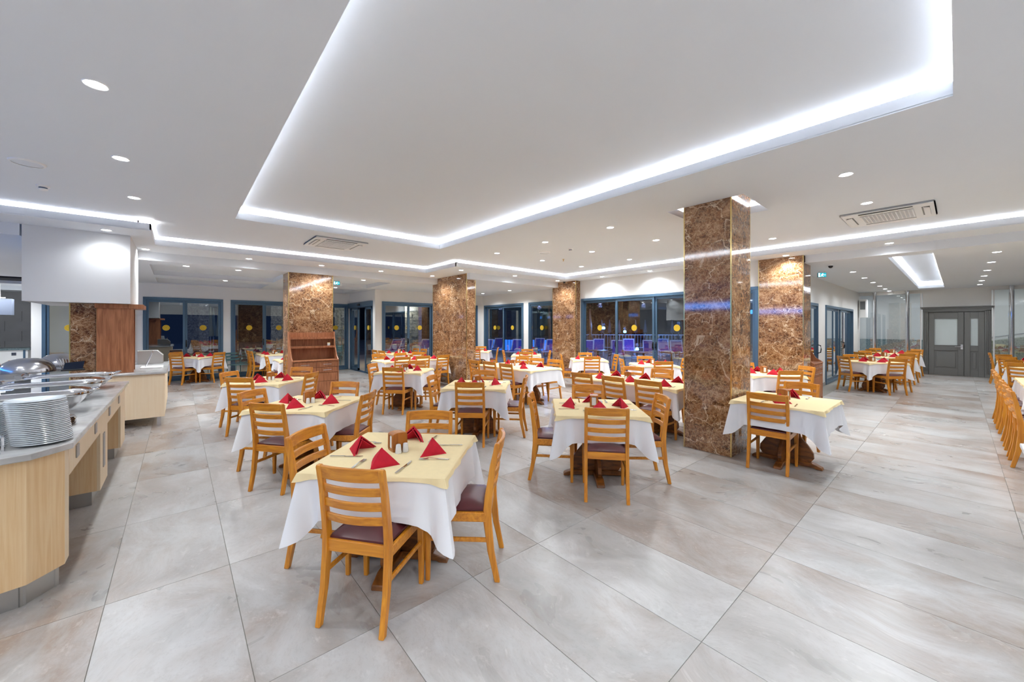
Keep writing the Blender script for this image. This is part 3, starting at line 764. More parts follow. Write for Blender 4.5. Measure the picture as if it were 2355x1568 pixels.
def speaker(x, y, label):
    d = empty('ceiling_speaker', (x, y, ZC)); tag(d, label, 'speaker')
    MB().lathe([(.125, 0), (.12, -.012), (.105, -.014)], 32, cap1=False).build('rim', 'white_plastic', d, smooth=True)
    MB().lathe([(.108, -.010), (.05, -.013), (.01, -.014)], 32, cap0=False).build('mesh_cover', 'ceiling_paint', d, smooth=True)
speaker(-1.13, 6.04, 'large round ceiling speaker over the buffet'); speaker(6.04, 5.89, 'round ceiling speaker over the long tables')
o = MB().lathe([(.03, 0), (.03, -.006), (.008, -.008), (.008, -.04), (.02, -.042), (.02, -.046)], 12).build('sprinkler_head', 'sprinkler_brass', smooth=True, loc=(7.0, 6.2, ZC)); tag(o, 'brass fire sprinkler head under the main ceiling', 'sprinkler')
def exit_sign(x, y, z, rz, label):
    e = empty('exit_sign', (x, y, z), rz); e.scale = (.6, .6, .6); tag(e, label, 'sign')
    MB().box(-.15, .15, -.02, .02, -.18, 0).build('housing', 'grey_plastic', e, bevel=.004)
    MB().box(-.14, .14, -.024, -.02, -.17, -.01).build('lit_face', 'exit_green', e)
    m = MB()
    f = -.026
    m.lathe([(.014, 0), (.014, .002)], 10); m.v = [(a + .02, f - c, b_ - .04) for a, b_, c in m.v]
    for p in ([(-.01, -.055), (.03, -.06), (.015, -.11), (-.02, -.105)], [(.03, -.06), (.06, -.085), (.055, -.092), (.022, -.075)], [(-.01, -.055), (-.04, -.08), (-.035, -.087), (-.002, -.07)],
              [(.0, -.105), (.016, -.108), (.045, -.155), (.03, -.16)], [(-.02, -.1), (-.004, -.105), (-.035, -.155), (-.06, -.15)]):
        m.prism(p, f - .002, f, 'y')
    m.prism([(-.125, -.02), (-.075, -.02), (-.075, -.16), (-.125, -.16)], f - .002, f, 'y')
    m.prism([(.08, -.075), (.08, -.105), (.13, -.09)], f - .002, f, 'y')
    m.build('running_figure', 'exit_white', e)
    for a in (-.1, .1): MB().tube([(a, 0, 0), (a, 0, .06)], .004, 6).build('hanger', 'steel', e)
exit_sign(11.4, 2.08, ZB - .036, R(-52), 'lit green exit sign hanging in the side room')
exit_sign(3.6, 12.2, ZL + .074, R(-15), 'lit green exit sign hanging before the entrance doors')
# security cameras
def cctv(x, y, z, label):
    c = empty('security_camera', (x, y, z)); tag(c, label, 'camera')
    MB().lathe([(.045, 0), (.045, -.02)], 16).build('mount', 'white_plastic', c, smooth=True)
    MB().lathe([(.04, -.02), (.038, -.045), (.02, -.065), (.004, -.07)], 16).build('dome', 'black', c, smooth=True)
cctv(9.3, 8.2, ZS, 'small dome camera beside the marble pilaster'); cctv(10.4, 1.75, ZB, 'small dome camera beside the end column')
# wall speaker / air curtain column near the glass corner
ws = empty('wall_speaker', (19.5, 2.32, 2.35)); tag(ws, 'rounded white wall unit in the corner above the sliding door', 'wall unit')
MB().superl([(1, -.35), (1, .3), (.8, .33)], .14, .13, 20, 3).build('body', 'white_plastic', ws, smooth=True)
MB().box(-.155, -.135, -.07, .07, -.05, .25).build('front_grille', 'grey_plastic', ws)

# ================================================================== CHAIR
def post_y(z):
    pts = [(0, 0.0), (.2, .042), (.42, .066), (.5, .062), (.7, .036), (.89, 0.0)]
    for (a, u), (b_, v) in zip(pts[:-1], pts[1:]):
        if a <= z <= b_:
            t = (z - a) / (b_ - a); t = t * t * (3 - 2 * t) * .4 + t * .6
            return u + (v - u) * t
    return 0
def make_chair():
    c = empty('dining_chair'); tag(c, 'chair', 'chair')
    for s_ in (-1, 1):
        rs = []
        for z in (0, .1, .2, .3, .38, .46, .55, .65, .75, .83, .875, .888):
            hw = .0155; hd = .017 + .010 * max(0, 1 - abs(z - .42) / .4)
            if z > .88: hw *= .8; hd *= .7
            y = post_y(min(z, .89)); x = s_ * (.192 - .004 * z)
            rs.append([(x - hw, y - hd, z), (x + hw, y - hd, z), (x + hw, y + hd, z), (x - hw, y + hd, z)])
        MB().rings(rs).build('back_post', 'chair_wood', c, bevel=.004)
    def slat(name, z0, z1, th, crown=0):
        rs = []; n = 10
        for k in range(n + 1):
            x = -.182 + .364 * k / n; bow = .030 * (1 - (x / .182) ** 2); zc = crown * (1 - (x / .182) ** 2)
            y0 = post_y(z0) - bow; y1 = post_y(z1) - bow
            rs.append([(x, y0 - th, z0), (x, y0 + th, z0), (x, y1 + th, z1 + zc), (x, y1 - th, z1 + zc)])
        MB().rings(rs).build(name, 'chair_wood_x', c, bevel=.004)
    slat('top_rail', .812, .884, .011, .006)
    for z in (.565, .648, .731): slat('back_slat', z, z + .047, .009)
    MB().rings([[(s_, y - .0, z) for (s_, y, z) in ((-.2, .45, .385), (.2, .45, .385), (.2, .45, .445), (-.2, .45, .445))], [(-.2, .472, .385), (.2, .472, .385), (.2, .472, .445), (-.2, .472, .445)]]).build('seat_rail', 'chair_wood_x', c, bevel=.004)
    MB().box(-.18, .18, .052, .074, .385, .452).build('seat_rail', 'chair_wood_x', c, bevel=.004)
    for s_ in (-1, 1):
        MB().box(s_ * .196 - .011, s_ * .196 + .011, .07, .455, .385, .445).build('seat_rail', 'frame_chair' if 'frame_chair' in M else 'chair_wood_x', c, bevel=.004)
        rs = [[(s_ * .196 + a * h, .45 + b_ * h, z) for a, b_ in ((-1, -1), (1, -1), (1, 1), (-1, 1))] for z, h in ((0, .0135), (.2, .017), (.36, .021), (.445, .021))]
        MB().rings(rs).build('leg', 'chair_wood', c, bevel=.004)
        MB().box(s_ * .196 - .008, s_ * .196 + .008, .05, .445, .255, .282).build('stretcher', 'chair_wood_x', c, bevel=.003)
    cu = MB(); n = 9; nn = 9
    top = []
    for a in range(n):
        for b_ in range(nn):
            u = -1 + 2 * a / (n - 1); v = -1 + 2 * b_ / (nn - 1)
            d = max(abs(u), abs(v)); z = .492 - .030 * d ** 5 + .004 * (1 - u * u) * (1 - v * v)
            hx = .182 + .016 * (v + 1) / 2
            top.append((u * hx, .268 + v * .198, z))
    fs = [(a * nn + b_, (a + 1) * nn + b_, (a + 1) * nn + b_ + 1, a * nn + b_ + 1) for a in range(n - 1) for b_ in range(nn - 1)]
    cu.add(top, fs)
    rim = [a * nn for a in range(n)] + [(n - 1) * nn + b_ for b_ in range(1, nn)] + [a * nn + nn - 1 for a in range(n - 2, -1, -1)] + [b_ for b_ in range(nn - 2, 0, -1)]
    base = [(top[i][0] * 1.012, .268 + (top[i][1] - .268) * 1.012, .453) for i in rim] + [(top[i][0] * .98, .268 + (top[i][1] - .268) * .98, .444) for i in rim]
    o_ = len(cu.v); cu.v += base; k = len(rim)
    for i in range(k):
        j = (i + 1) % k
        cu.f.append((rim[i], rim[j], o_ + j, o_ + i)); cu.f.append((o_ + i, o_ + j, o_ + k + j, o_ + k + i))
    cu.f.append(tuple(o_ + k + i for i in range(k)))
    cu.build('seat_cushion', 'leather', c, smooth=True)
    return c
CHAIR = Proto(make_chair())
def chair(x, y, fx, fy, label, group):
    """x,y = floor point under the back; (fx,fy) = facing direction"""
    return CHAIR.put((x, y, 0), math.atan2(fy, fx) - math.pi / 2, label, group)

# ================================================================== TABLE SETTING PROTOTYPES
TZ = .752
def pedestal(mb_list, cx_, cy_, parent):
    prof = [(-.13, .72), (-.13, .42), (-.15, .34), (-.22, .25), (-.27, .17), (-.275, .11), (-.24, .06), (.24, .06), (.275, .11), (.27, .17), (.22, .25), (.15, .34), (.13, .42), (.13, .72)]
    foot = [(-.36, 0), (-.30, 0), (-.28, .012), (.28, .012), (.30, 0), (.36, 0), (.35, .028), (.26, .062), (-.26, .062), (-.35, .028)]
    MB().prism([(cx_ + u, v) for u, v in prof], cy_ - .018, cy_ + .018, 'y').build('pedestal_board', 'pedestal_wood', parent, bevel=.004)
    MB().prism([(cy_ + u, v) for u, v in prof], cx_ - .018, cx_ + .018, 'x').build('pedestal_board', 'pedestal_wood', parent, bevel=.004)
    MB().prism([(cx_ + u, v) for u, v in foot], cy_ - .04, cy_ + .04, 'y').build('foot', 'pedestal_wood', parent, bevel=.005)
    MB().prism([(cy_ + u, v) for u, v in foot], cx_ - .04, cx_ + .04, 'x').build('foot', 'pedestal_wood', parent, bevel=.005)
def cloth_mesh(name, mat, w_, l_, z, drop, cdrop, base, flare, seed, rows=7, tipflare=.085):
    rnd = random.Random(seed)
    ds = [0, .008, .018, .030, .044, .060, .078, .098, .12, .145, .175, .21]
    pts = []
    hw, hl = w_ / 2, l_ / 2
    corners = [(-hw, -hl), (hw, -hl), (hw, hl), (-hw, hl)]
    for k in range(4):
        a = Vector(corners[k]); b_ = Vector(corners[(k + 1) % 4]); L_ = (b_ - a).length; d = (b_ - a) / L_
        nrm = Vector((d.y, -d.x)); prevn = {0: Vector((-1, 0)), 1: Vector((0, -1)), 2: Vector((1, 0)), 3: Vector((0, 1))}[k]; nxt = {0: Vector((1, 0)), 1: Vector((0, 1)), 2: Vector((-1, 0)), 3: Vector((0, -1))}[k]
        ss = list(ds); m = max(2, int((L_ - .5) / .06)); ss += [.25 + (L_ - .5) * i / m for i in range(m + 1)]; ss += [L_ - q for q in reversed(ds[1:])]
        ph = rnd.uniform(0, 6); ph2 = rnd.uniform(0, 6)
        for s_ in ss:
            e0, e1 = s_, L_ - s_
            wgt0 = max(0, 1 - e0 / .035); wgt1 = max(0, 1 - e1 / .035)
            n = (nrm + prevn * wgt0 + nxt * wgt1).normalized()
            if e1 <= 1e-6: continue
            e = min(e0, e1)
            pts.append((a + d * s_, n, e, .5 + .5 * math.sin(23 * s_ + ph) * math.sin(9 * s_ + ph2)))
    rings = []
    for r_ in range(rows + 2):
        if r_ == 0: rings.append([(p.x * .985, p.y * .985, z) for p, n, e, wv in pts]); continue
        v = (r_ - 1) / rows
        ring = []
        for p, n, e, wv in pts:
            D = drop + (cdrop - drop) * max(0, 1 - e / .15)
            fl_ = base + v * (flare + tipflare * math.exp(-(e / .030) ** 2) - tipflare * .30 * math.exp(-((e - .085) / .03) ** 2) + tipflare * .22 * math.exp(-((e - .155) / .03) ** 2) + .020 * (wv - .5) * min(1, e / .2)) 
            ring.append((p.x + n.x * fl_, p.y + n.y * fl_, z - .004 - D * v))
        rings.append(ring)
    mb = MB().rings(rings, cap0=True, cap1=False)
    o = mb.build(name, mat, smooth=True)
    return o
def make_napkin():
    # standing folded triangle: two wings meeting at a front ridge, open at the back, folded layers
    m = MB()
    def wing(sx, sh, t):
        A = Vector((0, .015, .108 * sh)); Rg = Vector((0, -.088 * sh, .0)); Q = Vector((sx * .112 * sh, .058 * sh, 0))
        n = (Rg - A).cross(Q - A).normalized()
        if n.y > 0: n = -n
        return A, Rg, Q, -n * t
    for sx in (-1, 1):
        A, Rg, Q, off = wing(sx, 1.0, .010)
        # bulged panel: subdivided triangle
        n = 7; idx = {}; vs = []
        for i in range(n + 1):
            for j in range(n + 1 - i):
                u, v = i / n, j / n; w_ = 1 - u - v
                p = A * w_ + Rg * u + Q * v
                bulge = 27 * u * v * w_ * .010 + .004 * math.sin(math.pi * v) * w_
                idx[(i, j)] = len(vs); vs.append(p - off.normalized() * bulge)
        fs = []
        for i in range(n):
            for j in range(n - i):
                fs.append((idx[(i, j)], idx[(i + 1, j)], idx[(i, j + 1)]))
                if i + j < n - 1: fs.append((idx[(i + 1, j)], idx[(i + 1, j + 1)], idx[(i, j + 1)]))
        k = len(vs); vs2 = [v + off * 1.0 for v in vs]
        vs2 = [Vector((v.x, v.y, max(0.0, v.z))) for v in vs2]
        edge = [idx[(i, 0)] for i in range(n + 1)] + [idx[(n - i, i)] for i in range(1, n + 1)] + [idx[(0, n - i)] for i in range(1, n)]
        f2 = [tuple(i + k for i in reversed(f)) for f in fs]
        f3 = [(edge[i], edge[(i + 1) % len(edge)], edge[(i + 1) % len(edge)] + k, edge[i] + k) for i in range(len(edge))]
        m.add(vs + vs2, fs + f2 + f3)
        # inner fold layer
        A, Rg, Q, off = wing(sx, .9, .006); sh = off * 2.6
        tri = [A + sh, Rg + sh, Q + sh]; tri2 = [p + off for p in tri]
        tri = [Vector((p.x, p.y, max(.0, p.z))) for p in tri]; tri2 = [Vector((p.x, p.y, max(.0, p.z))) for p in tri2]
        m.add(tri + tri2, [(0, 1, 2), (5, 4, 3), (0, 3, 4, 1), (1, 4, 5, 2), (2, 5, 3, 0)])
    o = m.build('folded_napkin', 'red_napkin', smooth=True); tag(o, 'napkin', 'napkin'); return o
NAP = Proto(make_napkin())
def make_fork():
    m = MB()
    m.rings([[(-.006, y, z), (.006, y, z), (.006, y, z + .003), (-.006, y, z + .003)] if k < 4 else [(-.003, y, z), (.003, y, z), (.003, y, z + .003), (-.003, y, z + .003)] for k, (y, z) in enumerate(((-.10, 0), (-.095, 0), (-.06, .002), (-.03, .005), (0, .008), (.03, .010)))])
    m.rings([[(-w_, y, z), (w_, y, z), (w_, y, z + .002), (-w_, y, z + .002)] for w_, y, z in ((.003, .03, .010), (.010, .042, .008), (.012, .055, .005))])
    for k in range(4): m.box(-.0115 + k * .0064, -.0080 + k * .0064, .054, .098, .004, .0062)
    o = m.build('dinner_fork', 'steel'); tag(o, 'fork', 'fork'); return o
def make_knife():
    m = MB()
    m.rings([[(-w_, y, 0), (w_, y, 0), (w_, y, .006), (-w_, y, .006)] for w_, y in ((.006, -.11), (.008, -.10), (.006, -.04), (.0055, -.01))])
    m.rings([[(-.0055, -.01, .002), (.0055, -.01, .002), (.0055, -.01, .004), (-.0055, -.01, .004)], [(-.006, .03, .002), (.009, .03, .002), (.009, .03, .004), (-.006, .03, .004)], [(-.006, .09, .002), (.007, .09, .002), (.007, .09, .004), (-.006, .09, .004)], [(-.006, .112, .002), (-.002, .112, .002), (-.002, .112, .004), (-.006, .112, .004)]])
    o = m.build('dinner_knife', 'chrome'); tag(o, 'knife', 'knife'); return o
FORK = Proto(make_fork()); KNIFE = Proto(make_knife())
def make_shaker():
    m = MB().lathe([(.020, 0), (.0225, .004), (.0175, .052), (.0155, .060), (.009, .063)], 20)
    o = m.build('table_shaker', 'porcelain', smooth=True); tag(o, 'shaker', 'shaker'); return o
SHK = Proto(make_shaker())
def make_holder():
    h = empty('napkin_holder'); tag(h, 'holder', 'napkin holder')
    prof = [(-.05, 0), (.05, 0), (.056, .02), (.054, .118)] + [(.054 * math.cos(t), .118 + .014 * math.sin(t)) for t in [math.pi * k / 8 for k in range(1, 8)]] + [(-.054, .118), (-.056, .02)]
    MB().prism(prof, -.044, -.034, 'y').build('side_board', 'holder_wood', h, bevel=.002)
    MB().prism(prof, .034, .044, 'y').build('side_board', 'holder_wood', h, bevel=.002)
    tp = [(-.054, .112), (.054, .112), (.054, .118)] + [(.054 * math.cos(t), .118 + .014 * math.sin(t)) for t in [math.pi * k / 8 for k in range(1, 8)]] + [(-.054, .118)]
    MB().prism(tp, -.034, .034, 'y').build('top_board', 'holder_wood', h)
    MB().box(-.05, .05, -.034, .034, 0, .018).build('base_board', 'holder_wood', h)
    MB().box(-.048, .048, -.026, .026, .018, .106).build('paper_napkins', 'paper', h, bevel=.004)
    for s_ in (-1, 1):
        MB().box(s_ * .052 - .003, s_ * .052 + .003, -.034, -.024, .018, .112).build('window_edge', 'holder_wood', h)
        MB().box(s_ * .052 - .003, s_ * .052 + .003, .024, .034, .018, .112).build('window_edge', 'holder_wood', h)
    return h
HOLD = Proto(make_holder())

SIDES45 = {'open': ((-1, -1), 'facing away from the open floor'), }
def side_word(dx, dy):
    # direction from table centre to the chair, named by what the chair's back points at
    ang = math.degrees(math.atan2(dy, dx)) % 360
    names = [(0, 'side room'), (45, 'terrace'), (90, 'garden'), (135, 'buffet end'), (180, 'buffet'), (225, 'open floor'), (270, 'rear'), (315, 'grey door')]
    return min(names, key=lambda t: min(abs(ang - t[0]), 360 - abs(ang - t[0])))[1]
tseed = [0]
def table(cx_, cy_, rot, phrase, w_=.90, l_=.90, chairs=(), holder_rot=.0, cutlery=True, naps=None, short=None):
    """chairs: list of (lx, ly, fx, fy[, dx, dy]) in table-local frame: back position and facing"""
    tseed[0] += 1; rr = R(rot)
    ca, sa = math.cos(rr), math.sin(rr)
    def G(lx, ly, z): return (cx_ + lx * ca - ly * sa, cy_ + lx * sa + ly * ca, z)
    t = empty('dining_table', (cx_, cy_, 0), rr)
    def end_word(lx, ly):
        if l_ > 1.1: return ', ' + ('garden end' if ly > .25 else 'rear end' if ly < -.22 else 'middle')
        if w_ > 1.1: return ', ' + ('glass end' if lx > .3 else 'buffet end' if lx < -.3 else 'middle')
        return ''
    longt = l_ > 1.3 or w_ > 1.3
    tag(t, 'wooden pedestal table under a white cloth: ' + phrase, 'table')
    MB().box(-w_ / 2 + .01, w_ / 2 - .01, -l_ / 2 + .01, l_ / 2 - .01, .72, .75).build('table_top', 'pedestal_wood', t, bevel=.004)
    if l_ > 1.3: ped = [(0, -l_ / 4), (0, l_ / 4)]
    elif w_ > 1.3: ped = [(-w_ / 4, 0), (w_ / 4, 0)]
    else: ped = [(0, 0)]
    for px_, py_ in ped: pedestal(None, px_, py_, t)
    c = cloth_mesh('tablecloth', 'white_cloth', w_, l_, TZ, .26, .42, .004, .016, tseed[0]); c.location = (cx_, cy_, 0); c.rotation_euler = (0, 0, rr)
    tag(c, 'white cloth hanging in pointed corners over ' + phrase, 'tablecloth')
    y_ = cloth_mesh('table_topper', 'yellow_cloth', w_ + .012, l_ + .012, TZ + .004, .022, .050, .004, .008, tseed[0] + 50, 3, .02); y_.location = (cx_, cy_, 0); y_.rotation_euler = (0, 0, rr)
    tag(y_, 'pale yellow overlay cloth covering the top of ' + phrase, 'tablecloth')
    z = TZ + .005
    # place settings
    if naps is None: naps = [(0, -1), (1, 0), (0, 1), (-1, 0)]
    rnd = random.Random(tseed[0] * 3 + 1)
    for s_ in naps:
        if len(s_) == 2: px_, py_ = s_[0] * (w_ / 2 - .17), s_[1] * (l_ / 2 - .17); fx, fy = s_
        else: px_, py_, fx, fy = s_
        wd = side_word(fx * ca - fy * sa, fx * sa + fy * ca) + ' side' + end_word(px_, py_)
        j = rnd.uniform(-.02, .02); ja = rnd.uniform(-.35, .35)
        base = math.atan2(fy, fx) + math.pi / 2 + rr       # napkin ridge (-y) points outward
        NAP.put(G(px_ + j, py_ + j, z), base + ja, 'red folded napkin, ' + wd + ', on ' + phrase, 'napkins on ' + phrase)
        if cutlery:
            tx, ty = -fy, fx
            k1, k2 = .155, -.155
            FORK.put(G(px_ + tx * k2 + fx * .02, py_ + ty * k2 + fy * .02, z), base + rnd.uniform(-.12, .12), 'steel fork, ' + wd + ', on ' + phrase, 'forks on ' + phrase)
            KNIFE.put(G(px_ + tx * k1 + fx * .03, py_ + ty * k1 + fy * .03, z), base + rnd.uniform(-.12, .12), 'steel knife, ' + wd + ', on ' + phrase, 'knives on ' + phrase)
    hs = [(0, 0)]
    if l_ > 1.3: hs = [(0, .12)]
    for hx, hy in hs:
        HOLD.put(G(hx - .02, hy + .02, z), rr + holder_rot, 'wooden holder of paper napkins on ' + phrase, None)
        ang = rr + holder_rot
        for q in (-.026, .026):
            bx_, by_, _ = G(hx - .02, hy + .02, z)
            SHK.put((bx_ + q * math.cos(ang) + .075 * math.sin(ang), by_ + q * math.sin(ang) - .075 * math.cos(ang), z), 0, 'small white porcelain shaker on ' + phrase, 'shakers on ' + phrase)
    for ch in chairs:
        lx, ly, fx, fy = ch[:4]
        X, Y, _ = G(lx, ly, 0); gx, gy = fx * ca - fy * sa, fx * sa + fy * ca
        a = ch[4] if len(ch) > 4 else 0
        if a: gx, gy = gx * math.cos(R(a)) - gy * math.sin(R(a)), gx * math.sin(R(a)) + gy * math.cos(R(a))
        lab = 'ladder-back chair, ' + side_word(-gx, -gy) + ' side' + end_word(lx, ly) + ', at ' + phrase
        chair(X, Y, gx, gy, lab, 'chairs at ' + phrase)
def four(d=(.69, .69, .69, .69), t=(0, 0, 0, 0)):
    return [(0, -d[0], 0, 1, t[0]), (d[1], 0, -1, 0, t[1]), (0, d[2], 0, -1, t[2]), (-d[3], 0, 1, 0, t[3])]
# ================================================================== DINING LAYOUT
HR = R(45); HP = R(82)
table(1.19, 2.60, -46.5, 'the table opposite the plate stacks', chairs=four((.68, .72, .70, .70), (-7, 3, 6, -3)), holder_rot=HR)
table(1.16, 4.95, -46, 'the table opposite the chafing dishes', chairs=four((.70, .72, .80, .72), (-8, 4, -2, -2)), holder_rot=HR)
table(1.17, 7.50, -45, 'the table before the open hutch', chairs=four((.68, .72, .84, .74), (2, 4, 4, 3)), holder_rot=HR)
table(3.52, 7.40, -45, 'the square table before the entrance', chairs=four((.69, .72, .76, .70), (-2, 3, 6, -2)), holder_rot=HR)
table(3.50, 4.85, -45, 'the square table midway along the long tables', chairs=four((.70, .74, .75, .72), (0, -3, -4, -4)), holder_rot=HR)
table(3.50, 2.62, -45, 'the square table nearest the freestanding column', chairs=four((.69, .72, .76, .72), (-5, 3, 0, -4)), holder_rot=HP)
table(5.57, 1.36, 0, 'the table pushed against the freestanding column', w_=.95, l_=.88, chairs=[(-.54, .05, 1, 0, 3), (.80, .02, -1, 0, -8)], holder_rot=HP, naps=[(-.30, -.02, -1, 0), (.28, .0, 1, 0)])
table(5.76, 3.50, 0, 'the long table by the freestanding column', l_=1.8, holder_rot=R(-60),
      chairs=[(-.76, .54, 1, 0, 2), (-.76, -.06, 1, 0, -3), (-.76, -.64, 1, 0, 1), (.80, .54, -1, 0, 8), (.80, -.04, -1, 0, 3), (.80, -.62, -1, 0, 0)],
      naps=[(-.28, .52, -1, 0), (-.28, -.06, -1, 0), (-.28, -.62, -1, 0), (.26, .54, 1, 0), (.26, -.04, 1, 0), (.26, -.6, 1, 0)])
table(5.82, 6.53, 0, 'the long table near the terrace windows', l_=1.8, holder_rot=R(-60),
      chairs=[(-.71, .72, 1, 0, -4), (-.66, .20, 1, 0, 4), (-.71, -.42, 1, 0, 0), (.79, .70, -1, 0, 8), (.76, .14, -1, 0, 10), (.80, -.40, -1, 0, 3)],
      naps=[(-.28, .6, -1, 0), (-.28, .08, -1, 0), (-.28, -.48, -1, 0), (.26, .6, 1, 0), (.26, .08, 1, 0), (.26, -.5, 1, 0)])
table(4.85, 9.87, 0, 'the long table beside the long marble pillar', w_=1.8, holder_rot=R(30), cutlery=False,
      chairs=[(-.56, -.70, 0, 1, -6), (.0, -.72, 0, 1, 2), (.60, -.74, 0, 1, 8), (-.60, .74, 0, -1, 2), (.03, .73, 0, -1, 8), (.60, .73, 0, -1, 0)],
      naps=[(-.58, -.27, 0, -1), (0, -.27, 0, -1), (.58, -.27, 0, -1), (-.58, .27, 0, 1), (0, .27, 0, 1), (.58, .27, 0, 1)])
for (x, y, ph) in ((8.55, 2.42, 'the square table before the end column'), (8.58, 4.75, 'the square table by the wide terrace doors'), (8.58, 6.68, 'the square table beside the marble pilaster'), (8.52, 9.12, 'the square table by the single terrace pane'), (8.45, 11.7, 'the square table in the porch corner')):
    table(x, y, -45, ph, chairs=four((.76, .76, .78, .76), (0, 3, 4, 0)), holder_rot=HP, cutlery=y < 5)
table(5.68, 12.35, 0, 'the table against the porch window', l_=1.2, holder_rot=HR, cutlery=False, chairs=[(-.76, .3, 1, 0), (-.76, -.27, 1, 0, 4), (.76, .32, -1, 0), (.76, -.25, -1, 0)],
      naps=[(-.26, .3, -1, 0), (-.26, -.27, -1, 0), (.26, .3, 1, 0), (.26, -.27, 1, 0)])
table(.45, 14.98, -45, 'the table beside the steel bread box window', chairs=[(.70, 0, -1, 0), (0, -.72, 0, 1), (-.70, 0, 1, 0)], holder_rot=HR, cutlery=False, naps=[(-.26, -.16, -1, 0), (.26, -.16, 1, 0), (-.26, .14, -1, 0), (.26, .14, 1, 0)])
table(2.42, 14.75, 0, 'the table behind the hutch column window', l_=1.2, chairs=[(-.72, .38, 1, 0), (-.70, -.2, 1, 0, 4), (.72, .3, -1, 0), (.72, -.25, -1, 0)], holder_rot=HR, cutlery=False,
      naps=[(-.26, .3, -1, 0), (-.26, -.27, -1, 0), (.26, .3, 1, 0), (.26, -.27, 1, 0)])
table(2.45, 11.95, 0, 'the table hidden behind the hutch column', chairs=[(-.72, -.2, 1, 0), (.72, .1, -1, 0)], holder_rot=HR, cutlery=False, naps=[(-1, 0), (1, 0)])
for (x, ph) in ((13.55, 'the first side room door table'), (16.1, 'the middle side room door table'), (18.45, 'the last side room door table')):
    table(x, 1.42, -45, ph, chairs=four((.70, .74, .74, .74), (0, 4, 4, 0)), holder_rot=HP, cutlery=False)
# right-hand rows in front of the grey door
table(8.1, -1.12, 0, 'the first long table toward the grey door', w_=1.8, holder_rot=0, cutlery=False, chairs=[(-.55, .70, 0, -1), (.03, .70, 0, -1), (.66, .70, 0, -1)], naps=[(-.58, .27, 0, 1), (0, .27, 0, 1), (.58, .27, 0, 1)])
table(10.25, -1.12, 0, 'the second long table toward the grey door', w_=1.8, holder_rot=0, cutlery=False, chairs=[(-.52, .70, 0, -1), (.03, .70, 0, -1), (.60, .70, 0, -1)], naps=[(-.58, .27, 0, 1), (0, .27, 0, 1), (.58, .27, 0, 1)])
for (x, ph) in ((13.9, 'the square table beyond the second long table'), (16.6, 'the square table before the granite ramp')):
    table(x, -1.35, -45, ph, chairs=four((.72, .74, .74, .74)), holder_rot=HP, cutlery=False)
chair(18.0, -.62, 0, -1, 'wooden ladder-back chair standing beside the grey double door', None)
# kitchen-side chairs behind the domed dishes
chair(-3.05, 13.6, .7, .7, 'wooden ladder-back chair near the kitchen side counter', 'chairs near the kitchen side counter')
chair(-2.75, 13.9, .7, .7, 'wooden ladder-back chair near the kitchen side counter', 'chairs near the kitchen side counter')
chair(-1.75, 12.3, .3, 1, 'wooden ladder-back chair behind the narrow counter column', None)
# plain white console at the right
ct = empty('console_table', (4.24, -.85, 0)); tag(ct, 'plain white console table at the open floor edge', 'table')
MB().box(-.6, .6, -.54, .54, .725, .755).build('table_top', 'white_plastic', ct, bevel=.004)
for a in (-.54, .54):
    for b_ in (-.48, .48): MB().box(a - .025, a + .025, b_ - .025, b_ + .025, 0, .725).build('leg', 'white_plastic', ct)

# ================================================================== HUTCHES
def hutch(x, y, w_, label, rz=0):
    h = empty('serving_hutch', (x, y, 0), rz); tag(h, label, 'cabinet')   # back at local y=0, front toward -y
    D, zc, zt = .46, .86, 1.53
    MB().box(-w_ / 2 + .02, w_ / 2 - .02, -D + .02, -.005, .0, zc - .03).build('carcass', 'hutch_wood', h)
    MB().box(-w_ / 2, w_ / 2, -D - .01, 0, zc - .03, zc).build('counter_board', 'hutch_wood', h, bevel=.003)
    prof = [(-D, 0), (0, 0), (0, zt), (-.13, zt), (-.15, zt - .1), (-.19, zt - .3), (-.26, zt - .45), (-.34, zc + .08), (-D, zc)]
    for s_ in (-1, 1): MB().prism(prof, s_ * (w_ / 2) - .012, s_ * (w_ / 2) + .012, 'x').build('side_panel', 'hutch_wood', h, bevel=.003)
    MB().box(-w_ / 2 + .012, w_ / 2 - .012, -.02, -.004, zc, zt - .02).build('back_panel', 'hutch_wood', h)
    for z, d in ((zt - .16, .15), (1.16, .22)):
        sh = MB().box(-w_ / 2 + .012, w_ / 2 - .012, -d, -.02, z, z + .022).build('shelf', 'hutch_wood', h)
        MB().box(-w_ / 2 + .012, w_ / 2 - .012, -d - .012, -d + .006, z - .022, z + .026).build('shelf_edge', 'hutch_wood', sh)
    n = 2
    for c_ in range(n):
        a = -w_ / 2 + .015 + c_ * (w_ - .03) / n; b_ = a + (w_ - .03) / n
        for z0, z1 in ((.69, .82), (.56, .685), (.36, .555), (.08, .355)):
            dw = MB().box(a + .003, b_ - .003, -D, -D + .02, z0, z1 - .004).build('drawer', 'hutch_wood', h, bevel=.002)
            if z0 > .5:
                m = (a + b_) / 2; zz_ = (z0 + z1) / 2
                MB().tube([(m - .09, -D, zz_), (m - .09, -D - .022, zz_), (m + .09, -D - .022, zz_), (m + .09, -D, zz_)], .006, 8).build('handle', 'chrome', dw, smooth=True)
    return h
hutch(2.46, 10.345, .99, 'open-shelved wooden serving hutch against the wide marble column')
hutch(10.62, YD - .005, .8, 'wooden serving hutch tucked behind the end marble column')
jar = empty('glass_jar', (2.82, 10.19, 1.182)); tag(jar, 'small lidded glass jar on the middle shelf of the hutch', 'jar')
MB().lathe([(.03, 0), (.032, .005), (.032, .055), (.028, .06)], 16).build('body', 'frosted', jar, smooth=True)
MB().lathe([(.031, .06), (.031, .075)], 16).build('lid', 'parasol_cream', jar)

